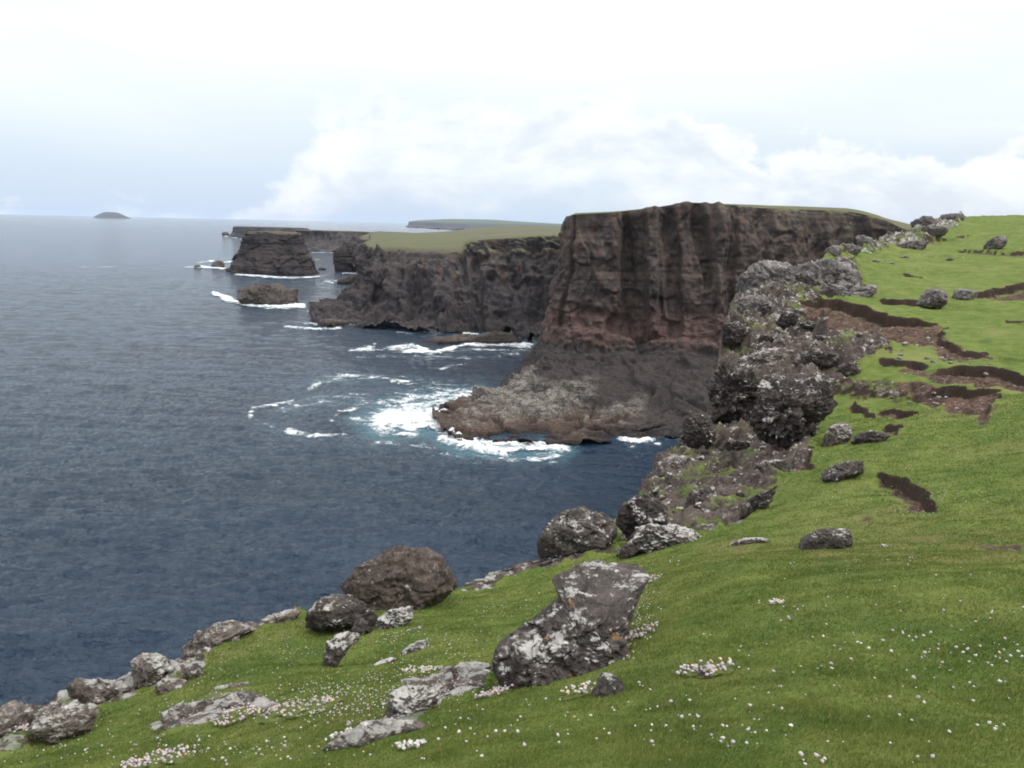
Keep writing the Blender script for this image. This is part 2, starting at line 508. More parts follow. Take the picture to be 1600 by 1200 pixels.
ANCH = [(0, 0.6, -1.7), (3, 0, -1.4), (-3, 0, -2.5), (-6, -2, -3.7), (6, 0, -1.0), (0, -6, -1.0), (30, -10, 1.5), (-9, 2, -4.9),
        (40, 20, -2.0), (80, 40, 0.5), (60, 60, -2.0), (120, 90, 3), (0, 200, 0), (100, 190, 3.5), (200, 120, 5), (-60, 30, -8), (-30, 60, -9)]


def chart(x, y):
    return np.stack([np.arctan2(x, y + 0.0) * 2.2, np.log(np.hypot(x, y) + 0.15)], -1)


_cp = np.array([P(*q) for q in EDGE + INNER])
_cx = np.concatenate([_cp[:, 0], [a[0] for a in ANCH]])
_cy = np.concatenate([_cp[:, 1], [a[1] for a in ANCH]])
_cz = np.concatenate([_cp[:, 2] - CAM_Z, [a[2] for a in ANCH]])
_cq = chart(_cx, _cy)


def _tps(a, b):
    d2 = ((a[:, None, :] - b[None, :, :]) ** 2).sum(-1)
    return 0.5 * d2 * np.log(d2 + 1e-12)


_n = len(_cq)
_K = np.zeros((_n + 3, _n + 3))
_K[:_n, :_n] = _tps(_cq, _cq) + np.eye(_n) * 0.0015
_K[:_n, _n] = 1; _K[:_n, _n + 1:] = _cq
_K[_n, :_n] = 1; _K[_n + 1:, :_n] = _cq.T
_w = np.linalg.solve(_K, np.concatenate([_cz, [0, 0, 0]]))


def base_z(x, y):
    q = chart(np.asarray(x, float), np.asarray(y, float))
    out = np.empty(len(q))
    for s in range(0, len(q), 40000):
        c = q[s:s + 40000]
        out[s:s + 40000] = _tps(c, _cq) @ _w[:_n] + _w[_n] + c @ _w[_n + 1:]
    return out + CAM_Z


def seg_dist(x, y, pl):
    """distance to a plan polyline, side (+ = right of its direction), running parameter"""
    best = np.full(len(x), 1e9); side = np.zeros(len(x)); par = np.zeros(len(x))
    L = 0.0
    for (ax, ay), (bx, by) in zip(pl[:-1], pl[1:]):
        dx, dy = bx - ax, by - ay
        l2 = dx * dx + dy * dy + 1e-12
        t = np.clip(((x - ax) * dx + (y - ay) * dy) / l2, 0, 1)
        d = np.hypot(x - ax - t * dx, y - ay - t * dy)
        m = d < best
        best = np.where(m, d, best)
        side = np.where(m, np.sign((x - ax) * dy - (y - ay) * dx), side)
        par = np.where(m, L + t * math.sqrt(l2), par)
        L += math.sqrt(l2)
    return best, side, par, L


_ex = _cp[:len(EDGE)]
EDGE_XY = [(-22, -60), (-13, -12)] + [(p[0], p[1]) for p in _ex]
_eaz = np.arctan2(_ex[:, 0], _ex[:, 1]); _er = np.log(np.hypot(_ex[:, 0], _ex[:, 1]))


def find_ground(px, py, fn=None, r0=1.5, r1=170):
    """first place where the sight line of a survey pixel meets the land"""
    Y = np.exp(np.linspace(math.log(r0), math.log(r1), 1400))
    d = ray(px, py)
    x, y, z = Y * d[0], Y * d[1], CAM_Z + Y * d[2]
    g = (fn or base_z)(x, y)
    k = np.nonzero(z <= g)[0]
    i = k[0] if len(k) else int(np.argmin(z - g))
    return np.array([x[i], y[i], g[i]])


# peat scarps: pixel polyline of the lip, drop in metres, reach of the hollow on the viewer's side
SCARPS = [
    ([(1236, 474), (1290, 468), (1345, 478), (1385, 492), (1440, 500), (1478, 508)], 1.5, 3.5),
    ([(1478, 510), (1470, 535), (1500, 552), (1543, 556), (1545, 550)], 0.7, 2.0),
    ([(1372, 566), (1405, 570), (1442, 568), (1452, 580)], 0.6, 1.6),
    ([(1452, 588), (1500, 576), (1560, 574), (1600, 588), (1660, 600)], 1.0, 2.2),
    ([(1455, 604), (1500, 606), (1572, 610)], 0.8, 2.2),
    ([(1572, 610), (1552, 630), (1540, 655)], 0.6, 1.5),
    ([(1330, 628), (1350, 636), (1374, 640)], 0.5, 0.9),
    ([(1376, 634), (1410, 637), (1442, 636)], 0.5, 1.0),
    ([(1384, 655), (1410, 658), (1402, 676)], 0.5, 0.8),
    ([(1370, 734), (1400, 744), (1432, 758), (1448, 776), (1464, 800)], 0.62, 2.6),
    ([(1370, 466), (1410, 470), (1440, 468)], 1.0, 2.2),
    ([(1520, 462), (1560, 452), (1600, 444), (1660, 440)], 1.1, 4.0),
    ([(1488, 389), (1520, 391), (1560, 394), (1640, 394)], 1.2, 3.0),
    ([(1396, 425), (1420, 427), (1438, 434)], 0.7, 1.5),
    ([(1360, 386), (1390, 387)], 0.8, 2.0),
    ([(1418, 376), (1460, 373), (1482, 372)], 1.2, 3.0),
    ([(1495, 372), (1508, 366)], 0.7, 1.5),
    ([(1260, 712), (1268, 735)], 0.35, 0.6),
    ([(1570, 502), (1600, 505)], 0.4, 1.0),
]
_SC = [([tuple(find_ground(*q)[:2]) for q in resample(pl, max(3, len(pl) * 2))], h, L) for pl, h, L in SCARPS]


def poly_world(pts):
    return [tuple(find_ground(*q)[:2]) for q in pts]


def in_poly_field(x, y, pts, soft):
    """smooth membership of a plan polygon"""
    pa = np.array(pts)
    bb = np.nonzero((x > pa[:, 0].min() - 2 * soft - 1) & (x < pa[:, 0].max() + 2 * soft + 1) & (y > pa[:, 1].min() - 2 * soft - 1) & (y < pa[:, 1].max() + 2 * soft + 1))[0]
    res = np.zeros(len(x))
    x = x[bb]; y = y[bb]
    c = False
    n = len(pts)
    inside = np.zeros(len(x), bool)
    for i in range(n):
        (x1, y1), (x2, y2) = pts[i], pts[(i + 1) % n]
        cond = ((y1 > y) != (y2 > y)) & (x < (x2 - x1) * (y - y1) / (y2 - y1 + 1e-12) + x1)
        inside ^= cond
    d, _, _, _ = seg_dist(x, y, pts + pts[:1])
    res[bb] = sstep(-soft, soft, np.where(inside, d, -d))
    return res


SOIL = [
    ([(1238, 478), (1290, 472), (1350, 484), (1420, 500), (1475, 510), (1475, 528), (1500, 548), (1525, 560), (1480, 560), (1455, 540), (1385, 532), (1290, 528), (1245, 505)], 0.9),
    ([(1395, 572), (1440, 570), (1450, 586), (1500, 578), (1560, 577), (1620, 594), (1620, 612), (1550, 602), (1500, 600), (1455, 598), (1440, 590)], 1.0),
    ([(1290, 598), (1360, 590), (1450, 600), (1568, 612), (1545, 640), (1480, 640), (1420, 622), (1330, 614)], 0.9),
    ([(1540, 636), (1552, 640), (1545, 665), (1528, 662)], 0.8),
    ([(1384, 655), (1410, 660), (1404, 680), (1384, 672)], 0.9),
    ([(1432, 757), (1448, 776), (1462, 800), (1440, 795), (1425, 775)], 0.9),
    ([(1528, 462), (1600, 447), (1650, 444), (1650, 468), (1560, 470)], 0.85),
    ([(1500, 393), (1600, 397), (1640, 397), (1640, 403), (1520, 399)], 0.7),
    ([(1420, 378), (1480, 374), (1480, 380), (1420, 384)], 0.8),
    ([(1330, 800), (1370, 802), (1375, 814), (1335, 815)], 0.62),
    ([(1520, 856), (1600, 855), (1600, 868), (1530, 868)], 0.58),
    ([(1090, 730), (1150, 715), (1200, 745), (1180, 790), (1130, 820), (1100, 822), (1120, 780)], 0.62),
]
ROCK = [
    ([(960, 800), (1000, 745), (1045, 700), (1080, 672), (1110, 635), (1116, 590), (1125, 530), (1145, 480), (1175, 466), (1245, 472), (1255, 500),
      (1285, 540), (1300, 590), (1285, 640), (1265, 690), (1262, 722), (1215, 742), (1205, 770), (1165, 806), (1110, 828), (1040, 838), (985, 850)], 1.0, 0.5),
    ([(1255, 505), (1320, 520), (1385, 532), (1390, 556), (1330, 578), (1320, 600), (1290, 605), (1260, 590)], 0.85, 0.6),
    ([(1300, 606), (1400, 604), (1440, 622), (1360, 622), (1310, 618)], 0.58, 0.4),
    ([(1135, 475), (1160, 440), (1240, 405), (1335, 410), (1355, 450), (1345, 466), (1240, 470)], 0.8, 0.7),
    ([(1285, 402), (1340, 378), (1420, 360), (1445, 342), (1510, 336), (1500, 352), (1440, 378), (1350, 396)], 0.62, 1.0),
    ([(-60, 1175), (0, 1120), (100, 1092), (210, 1058), (215, 1085), (145, 1105), (150, 1130), (60, 1160), (0, 1185)], 0.85, 0.12),
    ([(200, 1062), (300, 1012), (400, 972), (470, 950), (470, 962), (400, 992), (330, 1010), (320, 1040), (240, 1075)], 0.75, 0.12),
    ([(230, 1130), (330, 1085), (400, 1090), (440, 1105), (420, 1125), (330, 1130), (250, 1150)], 0.75, 0.1),
    ([(510, 1160), (600, 1120), (625, 1070), (700, 1040), (770, 1050), (760, 1080), (700, 1100), (640, 1135), (560, 1165)], 0.66, 0.08),
    ([(700, 930), (760, 905), (830, 878), (900, 850), (950, 820), (975, 860), (900, 880), (800, 905), (730, 925)], 0.6, 0.15),
]
DRY = [
    ([(1100, 850), (1300, 845), (1600, 835), (1620, 880), (1350, 876), (1120, 880)], 0.75),
    ([(1330, 780), (1440, 770), (1450, 830), (1320, 835)], 0.5),
    ([(980, 1045), (1100, 1035), (1200, 1050), (1100, 1085), (960, 1080)], 0.5),
    ([(880, 880), (1060, 870), (1060, 950), (1010, 1010), (1000, 1040), (960, 1060), (980, 960)], 0.45),
    ([(420, 960), (475, 955), (475, 985), (330, 1040), (240, 1085), (330, 1010)], 0.6),
    ([(380, 1110), (560, 1090), (620, 1120), (480, 1170), (380, 1150)], 0.5),
]

AZ = np.concatenate([np.linspace(-118, -37, 70)[:-1], np.linspace(-37, 37, 960), np.linspace(37, 95, 80)[1:]]) * D2R
RR = np.exp(np.concatenate([np.linspace(math.log(0.35), math.log(2.2), 40)[:-1], np.linspace(math.log(2.2), math.log(22), 400)[:-1], np.linspace(math.log(22), math.log(75), 700)[:-1], np.linspace(math.log(75), math.log(150), 190), np.linspace(math.log(150), math.log(235), 40)[1:]]))
_A, _Rr = np.meshgrid(AZ, RR)
gx = (np.sin(_A) * _Rr).ravel(); gy = (np.cos(_A) * _Rr).ravel()
gr = _Rr.ravel()
_ca, _cr = AZ[::3], RR[::4]
_ca = np.append(_ca, AZ[-1]); _cr = np.append(_cr, RR[-1])
_cA, _cR = np.meshgrid(_ca, _cr)
_cz2 = base_z((np.sin(_cA) * _cR).ravel(), (np.cos(_cA) * _cR).ravel()).reshape(_cA.shape)
_t1 = np.stack([np.interp(AZ, _ca, row) for row in _cz2])
gz = np.stack([np.interp(np.log(RR), np.log(_cr), _t1[:, j]) for j in range(len(AZ))], 1).ravel()
xy3 = np.stack([gx, gy, np.zeros_like(gx)], 1)

soil = np.zeros_like(gx); rock = np.zeros_like(gx); dry = np.zeros_like(gx)
for pts, v in SOIL:
    pw = poly_world(pts)
    soil = np.maximum(soil, v * in_poly_field(gx, gy, pw, 0.012 * np.mean([math.hypot(*q) for q in pw])))
for pts, v, s in ROCK:
    rock = np.maximum(rock, v * in_poly_field(gx, gy, poly_world(pts), s))
for pts, v in DRY:
    pw = poly_world(pts)
    dry = np.maximum(dry, v * in_poly_field(gx, gy, pw, 0.05 * np.mean([math.hypot(*q) for q in pw])))

# gentle hummocks
und = fbm(xy3 * 0.11, 3) * 0.22 * sstep(8, 40, gr) + fbm(xy3 * 0.45 + 5, 3) * 0.11 * sstep(2, 12, gr) + fbm(xy3 * 1.9 + 9, 3) * 0.028
gz = gz + und * (1 - 0.4 * rock)
# scarps
peat = np.zeros_like(gx)
jx = fbm(xy3 * 0.9 + 3, 3); jy = fbm(xy3 * 0.9 + 40, 3)
wx = gx + jx * 0.004 * gr; wy = gy + jy * 0.006 * gr
for pl, h, L in _SC:
    pts = np.array(pl)
    cx, cy = pts.mean(0)
    rad = np.hypot(pts[:, 0] - cx, pts[:, 1] - cy).max() + 3 * L + 2
    m = np.nonzero(np.hypot(gx - cx, gy - cy) < rad)[0]
    d, side, par, tot = seg_dist(wx[m], wy[m], pl)
    endt = sstep(0, 0.22 * tot, par) * sstep(0, 0.22 * tot, tot - par)
    # fade past the ends
    lo = side > 0
    w = np.clip(0.0018 * gr[m], 0.02, 0.2)
    h = h * 0.48
    drop = h * np.exp(-(d / L) ** 1.3) * sstep(0, 1, np.clip((d + 0.0 * w) / (1.6 * w), 0, 1)) * (0.25 + 0.75 * endt) * sstep(0, 0.3, par + 1e-3) * sstep(0, 0.3, tot - par + 1e-3)
    gz[m] -= np.where(lo, drop, 0)
    pk = np.where(lo, 1 - sstep(0.5, 1.0, d / (0.10 * h + 0.004 * gr[m] * (0.7 + 0.6 * jx[m]))), 0) * sstep(0, 0.08 * tot, par) * sstep(0, 0.08 * tot, tot - par)
    pk = np.maximum(pk, (1 - sstep(0.3, 1.0, d / np.clip(0.0022 * gr[m], 0.02, 0.12))) * sstep(0, 0.1 * tot, par) * sstep(0, 0.1 * tot, tot - par))
    peat[m] = np.maximum(peat[m], pk)
    soil[m] = np.maximum(soil[m], np.where(lo, np.exp(-(d / (0.9 * h + 0.35)) ** 2) * 0.75, 0) * sstep(0, 0.1 * tot, par) * sstep(0, 0.1 * tot, tot - par))
    lip = 0.14 * h * np.exp(-(d / (0.5 * L)) ** 2) * endt
    gz[m] += np.where(~lo, lip, 0)
# craggy relief inside the rock areas
mrk = rock > 0.02
q = np.stack([gx, gy, gz], 1)[mrk]
amp = np.clip(gr[mrk] * 0.015, 0.09, 0.8)
g1, g2, gv = cells(q * 1.6 + 0.2 * np.stack([perlin(q), perlin(q + 7), perlin(q + 13)], 1), 0.3)
f1, f2, cv = cells(np.stack([q[:, 0] * 0.9, q[:, 1] * 0.6, q[:, 2] * 0.9], 1) * (14.0 / np.clip(gr[mrk], 14, 40))[:, None].mean() + 0.5 * np.stack([perlin(q * 0.5), perlin(q * 0.5 + 7), perlin(q * 0.5 + 13)], 1), 0.35)
rel = (cv - 0.5) * 1.15 * sstep(0.0, 0.09, f2 - f1) + 0.6 * (gv - 0.5) * sstep(0, 0.12, g2 - g1) + 0.55 * ridged(q * 0.35, 4) - 0.3 + 0.45 * fbm(q * 1.6, 5)
gz[mrk] += rel * amp * np.clip(rock[mrk] * 1.3, 0, 1)
ms = soil > 0.05
gz[ms] += fbm(np.stack([gx, gy, gz], 1)[ms] * 1.1, 5) * 0.22 * soil[ms]
# the sea cliff beyond the edge
er = np.exp(np.interp(np.arctan2(gx, gy), np.concatenate([[-2.2, -1.4], _eaz]), np.concatenate([[math.log(14), math.log(11)], _er])))
out = gr > er
d = np.zeros_like(gx)
d[out] = seg_dist(gx[out], gy[out], EDGE_XY)[0]
dn = np.where(out, d, 0) + np.where(out, 1, 0) * 0.0
steep = np.where(np.arctan2(gx, gy) > 30.3 * D2R, 0.5, np.interp(gr, [12, 20, 30], [2.4, 4, 9.0]))
fall = dn * steep * (1 + 0.25 * perlin(np.stack([gx * 0.2, gy * 0.2, gz * 0.05], 1))) + np.clip(dn, 0, 6) * 0.35 * perlin(np.stack([gx * .5, gy * .5, gz * .5], 1))
gz = np.maximum(gz - np.maximum(fall, 0), -6.0)
rock = np.maximum(rock, np.where(out & (steep > 1), sstep(0.02, 0.25, dn / np.clip(gr * 0.05, 0.3, 3)), 0))
_gzg = gz.reshape(_A.shape)


def ground_z(x, y):
    """height of the finished land mesh (bilinear in its own grid)"""
    x = np.atleast_1d(np.asarray(x, float)); y = np.atleast_1d(np.asarray(y, float))
    a = np.arctan2(x, y); r = np.log(np.hypot(x, y) + 1e-9)
    fa = np.interp(a, AZ, np.arange(len(AZ))); fr = np.interp(r, np.log(RR), np.arange(len(RR)))
    i = np.clip(fr.astype(int), 0, len(RR) - 2); j = np.clip(fa.astype(int), 0, len(AZ) - 2)
    u = fr - i; v = fa - j
    G = _gzg
    return (G[i, j] * (1 - u) + G[i + 1, j] * u) * (1 - v) + (G[i, j + 1] * (1 - u) + G[i + 1, j + 1] * u) * v


def ground_attr(arr, x, y):
    a = np.arctan2(x, y); r = np.log(np.hypot(x, y) + 1e-9)
    i = np.clip(np.interp(r, np.log(RR), np.arange(len(RR))).round().astype(int), 0, len(RR) - 1)
    j = np.clip(np.interp(a, AZ, np.arange(len(AZ))).round().astype(int), 0, len(AZ) - 1)
    return arr.reshape(_A.shape)[i, j]


pale = 0.30 * sstep(40, 62, gr) + 0.35 * sstep(18, 13, gr) + 0.22
land = mesh_obj('ground', np.stack([gx, gy, gz], 1), grid_faces(len(RR), len(AZ)), MG, attrs={'soil': soil, 'rock': rock, 'dry': dry, 'peat': peat, 'pale': pale})
tag(land, kind='structure')
# ------------------------------------------------------------------ sea
SEA_R = np.concatenate([np.exp(np.linspace(math.log(40), math.log(420), 560)), np.exp(np.linspace(math.log(422), math.log(1500), 200)), np.exp(np.linspace(math.log(1510), math.log(26000), 90))])
SEA_A = np.concatenate([np.linspace(-100, -36, 60)[:-1], np.linspace(-36, 30, 620), np.linspace(30, 80, 50)[1:]]) * D2R
_a, _r = np.meshgrid(SEA_A, SEA_R)
sx = (np.sin(_a) * _r).ravel(); sy = (np.cos(_a) * _r).ravel(); sr = _r.ravel()
ca, cr = sx / np.maximum(sy, 1) * F_PX, CAM_Z * F_PX / np.maximum(sy, 1)      # plan chart: tangent of bearing, inverse northing


def sea_chart(px, py):
    p = P(px, py)
    return p[0] / p[1] * F_PX, CAM_Z * F_PX / p[1]


# surf: (survey polyline, width, density)
SURF = [
    ([(590, 655), (640, 640), (690, 630), (730, 622)], 16, 0.75), ([(600, 662), (650, 660), (700, 665), (730, 690)], 24, 1.2),
    ([(650, 650), (690, 648), (715, 672)], 20, 1.2),
    ([(690, 690), (740, 702), (800, 708), (850, 703), (880, 702)], 11, 1.0), ([(730, 695), (800, 700), (845, 698)], 7, 1.1),
    ([(700, 655), (720, 678), (738, 692)], 10, 1.3), ([(740, 712), (800, 724), (870, 718)], 9, 0.50),
    ([(600, 632), (660, 622), (700, 618), (745, 612)], 16, 0.58), ([(560, 660), (600, 672), (640, 682)], 12, 0.62),
    ([(450, 674), (490, 684), (540, 680)], 7, 0.66), ([(388, 655), (395, 642), (430, 634), (460, 628)], 4.5, 0.68),
    ([(520, 660), (528, 648), (560, 642)], 4.5, 0.62), ([(480, 608), (500, 598), (540, 590), (600, 594), (650, 602), (690, 612)], 5, 0.62),
    ([(690, 580), (730, 572)], 3.5, 0.55), ([(560, 635), (620, 640)], 22, 0.45), ([(480, 640), (560, 620)], 22, 0.28),
    ([(470, 606), (500, 594), (560, 586), (640, 596), (700, 606)], 10, 0.40), ([(440, 640), (500, 628), (560, 622), (620, 616)], 12, 0.42), ([(540, 690), (600, 694), (660, 704), (720, 718)], 12, 0.45), ([(400, 660), (440, 672), (500, 690)], 9, 0.38), ([(560, 560), (640, 556), (740, 560), (810, 552)], 7, 0.40),
    ([(968, 690), (1000, 694), (1035, 688)], 5.5, 0.8), ([(985, 702), (1030, 698)], 6, 0.45),
    ([(610, 546), (640, 541), (665, 547)], 5, 0.95), ([(550, 548), (600, 546), (640, 548)], 5, 0.7), ([(630, 551), (680, 552), (730, 541), (780, 540), (830, 542)], 4.5, 1.1),
    ([(560, 545), (585, 541)], 4, 0.5), ([(700, 549), (760, 548), (820, 549)], 3, 0.6), ([(720, 520), (745, 523)], 2.5, 0.8), ([(620, 520), (645, 522)], 2, 0.6),
    ([(450, 513), (490, 514), (530, 512)], 3, 0.9), ([(500, 488), (480, 488)], 3, 0.8), ([(545, 507), (560, 505), (580, 500)], 4, 1.1), ([(470, 505), (510, 508)], 2.5, 0.75),
    ([(336, 461), (352, 468), (385, 476), (430, 480), (472, 478)], 5, 1.25), ([(335, 459), (352, 466)], 4, 1.2), ([(520, 443), (505, 441)], 2, 0.8),
    ([(512, 440), (545, 440)], 2, 0.85), ([(536, 428), (560, 428)], 1.6, 0.9), ([(370, 430), (430, 434), (470, 435), (500, 433)], 2.2, 0.95),
    ([(310, 417), (345, 420), (378, 425)], 2.4, 1.1), ([(285, 418), (310, 418)], 1.6, 0.8), ([(315, 411), (330, 408)], 2, 0.9), ([(345, 412), (362, 410)], 2, 0.9), ([(352, 407), (362, 402)], 1.6, 0.6),
    ([(120, 418), (150, 418), (180, 417)], 1.3, 0.62), ([(345, 369), (360, 371), (375, 374)], 1.2, 0.9), ([(478, 389), (490, 389)], 1.1, 1.0),
    ([(488, 395), (520, 396)], 1.0, 0.7), ([(488, 406), (500, 407)], 1.2, 0.6), ([(665, 395), (540, 432)], 0.01, 0.0),
    ([(555, 421), (562, 426)], 1.5, 0.7), ([(320, 394), (345, 400), (365, 407)], 1.0, 0.4), ([(142, 342), (160, 343), (205, 343)], 0.5, 0.6),
]
foam = np.zeros_like(sx); aer = np.zeros_like(sx)
for pl, w, v in SURF:
    if v <= 0: continue
    cp = [sea_chart(*q) for q in pl]
    cpn = np.array(cp)
    sel = np.nonzero((ca > cpn[:, 0].min() - 4 * w - 20) & (ca < cpn[:, 0].max() + 4 * w + 20) & (cr > cpn[:, 1].min() - 4 * w - 12) & (cr < cpn[:, 1].max() + 4 * w + 12) & (sy > 5))[0]
    if not len(sel): continue
    # work in a chart stretched 1.6x vertically so patches lie flat on the water
    jj = np.stack([sx[sel] * 0.03, sy[sel] * 0.03, sx[sel] * 0 + w], 1)
    dd, _, _, _ = seg_dist(ca[sel] + 7 * fbm(jj, 3), cr[sel] * 1.5 + 3.0 * np.minimum(1, cr[sel] / 200) * fbm(jj + 5, 3), [(a_, b_ * 1.5) for a_, b_ in cp])
    v = v * (1 + (0.35 if v < 0.9 else 0.1) * fbm(jj * 2.2 + 9, 2))
    foam[sel] = np.maximum(foam[sel], v * np.exp(-(dd / w) ** 2 * 0.8))
    aer[sel] = np.maximum(aer[sel], np.minimum(v, 1) * np.exp(-(dd / (w * 2.4 + 3)) ** 2) * (0.75 if w > 8 else 0.3))
swell = fbm(np.stack([sx * 0.045 + sy * 0.02, sy * 0.085, sx * 0], 1), 3) * 0.6 * sstep(1200, 300, sr)
swell += 0.34 * ridged(np.stack([sx * 0.16 + sy * 0.05, sy * 0.30 - sx * 0.03, sx * 0], 1), 4, 0.55) * sstep(420, 120, sr)
sz = swell
sea = mesh_obj('sea', np.stack([sx, sy, sz], 1), grid_faces(len(SEA_R), len(SEA_A)), MS, attrs={'aerated': aer})
tag(sea, kind='structure')
fac = grid_faces(len(SEA_R), len(SEA_A))
keep = foam[fac].max(1) > 0.10
fk = fac[keep]
used = np.unique(fk)
remap = np.zeros(len(sx), int); remap[used] = np.arange(len(used))
fv = np.stack([sx, sy, sz + 0.10 + sr * 0.0006], 1)[used]
fo = foam[used]
fv[:, 2] += sstep(0.45, 1.1, fo) * (0.35 + 0.9 * np.clip(fbm(fv * 0.35, 4), 0, 2))
fm = mesh_obj('sea_foam', fv, remap[fk], MF, attrs={'foam': fo})
tag(fm, label='white surf and foam streaks on the dark sea around the rocks', cat='foam', kind='stuff')


# ------------------------------------------------------------------ cliffs
def cliff(name, stations, nu, nv, mat, amp, feats=None, noise_sc=0.1, strat=0.5, seed=0, shelf_rows=None, col_amp=0.0, nrim=0):
    """stations: lists of survey points (px, py, northing or None for the waterline), top row first. Returns the mesh object."""
    G = np.array([[P(*q) for q in st] for st in stations])          # (S, L, 3)
    S, L, _ = G.shape
    # dense along the stations
    seg = np.linalg.norm(np.diff(G, axis=0), axis=2).mean(1)
    su = np.concatenate([[0], np.cumsum(seg)]); su /= su[-1]
    segv = np.linalg.norm(np.diff(G, axis=1), axis=2).mean(0) + 1e-6
    segv = np.minimum(segv, np.median(segv) * 3.0)
    sv = np.concatenate([[0], np.cumsum(segv)]); sv /= sv[-1]
    tu = np.linspace(0, 1, nu); tv = np.linspace(0, 1, nv)

    def interp(A, s, t):                                          # monotone-ish cubic along axis 0
        k = np.clip(np.searchsorted(s, t, side='right') - 1, 0, len(s) - 2)
        h = (s[k + 1] - s[k]); x = ((t - s[k]) / h)
        sh = (slice(None),) + (None,) * (A.ndim - 1)
        hs = np.diff(s)[(slice(None),) + (None,) * (A.ndim - 1)]
        dl = np.diff(A, axis=0) / hs                                # shape-preserving tangents: no overshoot past a rim
        m = np.zeros_like(A)
        pr = dl[:-1] * dl[1:]
        m[1:-1] = np.where(pr > 0, 2 * pr / (dl[:-1] + dl[1:] + 1e-12 * np.sign(dl[:-1] + 1e-15)), 0)
        m[0] = dl[0]; m[-1] = dl[-1]
        x = x[sh]; h = h[sh]
        h00 = 2 * x ** 3 - 3 * x ** 2 + 1; h10 = x ** 3 - 2 * x ** 2 + x; h01 = -2 * x ** 3 + 3 * x ** 2; h11 = x ** 3 - x ** 2
        return h00 * A[k] + h10 * h * m[k] + h01 * A[k + 1] + h11 * h * m[k + 1]
    Gu = interp(G, su, tu)
    Gv = interp(np.swapaxes(Gu, 0, 1), sv, tv)                      # (nv, nu, 3)
    N = grid_normals(Gv)
    if N[nv // 2, nu // 2, 1] > 0: N = -N
    pts = Gv.reshape(-1, 3); n = N.reshape(-1, 3)
    face = 1 - sstep(0.55, 0.9, np.abs(n[:, 2]))                    # how cliff-like
    s = noise_sc
    off = fbm(pts * s * 0.45 + seed, 3) * 1.0
    off += 0.5 * ridged(pts * s * 1.1 + seed, 4) - 0.25
    f1, f2, cv = cells(pts * np.array([s * 1.4, s * 1.4, s * 0.9]) + seed + 0.4 * np.stack([perlin(pts * s), perlin(pts * s + 5), perlin(pts * s + 11)], 1), 0.9)
    off += 1.1 * (cv - 0.5) * sstep(0, 0.1, f2 - f1)
    off += 0.34 * fbm(pts * s * 4 + seed, 5) + 0.22 * (ridged(pts * s * np.array([6.0, 6.0, 3.5]) + seed, 4) - 0.5)
    colz = ridged(pts * np.array([s * 1.6, s * 1.6, s * 0.14]) + seed, 3)
    off += col_amp * (colz - 0.4) * face
    st = fbm(pts * np.array([s * 0.12, s * 0.12, s * 5.0]) + seed, 4)
    off += strat * st * (0.4 + 0.6 * face)
    off *= amp
    tvv = np.repeat(tv, nu); tuu = np.tile(tu, nv)
    # station-row fraction for feature control
    row = np.interp(tvv, sv, np.arange(L)); colm = np.interp(tuu, su, np.arange(S))
    if feats:
        for (c0, r0, c1, r1, w, dep) in feats:
            dep = dep * 0.75                      # groove/rib along a line in (station, row) coordinates
            dx, dy = c1 - c0, r1 - r0
            t = np.clip(((colm - c0) * dx + (row - r0) * dy) / (dx * dx + dy * dy + 1e-9), 0, 1)
            jit = 0.10 * perlin(pts * s * 1.3 + seed + 3) * min(1, w * 4)
            dd = np.hypot((colm - c0 - t * dx + jit), (row - r0 - t * dy) * 0.6)
            off -= dep * (1 - sstep(w * 0.45, w, dd))
    flat = sstep(0.75, 0.97, n[:, 2] * np.sign(n[:, 2] + 1e-9)) * (row < nrim + 0.6)
    off *= (1 - 0.85 * flat) * (0.18 + 0.82 * sstep(nrim - 0.1, nrim + 0.7, row))
    if shelf_rows is not None:
        sh = shelf_rows(row, colm)
        off += sh * (1.2 * ridged(np.stack([pts[:, 0] * 0.05 + pts[:, 1] * 0.10, pts[:, 1] * 0.04 - pts[:, 0] * 0.02, pts[:, 2] * 0.45], 1) + seed, 5) - 0.4 + 0.8 * (cv - 0.5))
    pts2 = pts + n * off[:, None]
    at = {'shelf': np.zeros(len(pts))}
    if shelf_rows: at['shelf'] = shelf_rows(row, colm)
    o = mesh_obj(name, pts2, grid_faces(nv, nu), mat, attrs=at)
    return o


M_HEAD = cliff_mat('headland_basalt', 0.35, ochre=0.35, red_z=(21.0, 5.5), green=0.5, platform=0.75, grass_z=46)
def st(px_rim, py_rim, Yr, green, rows):
    """one headland station: two plateau rows, the rim, then the rows down the face"""
    (gx1, gy1, gY1) = green
    return [(gx1, gy1, gY1 + 160), (gx1, gy1, gY1), (px_rim, py_rim, Yr)] + rows

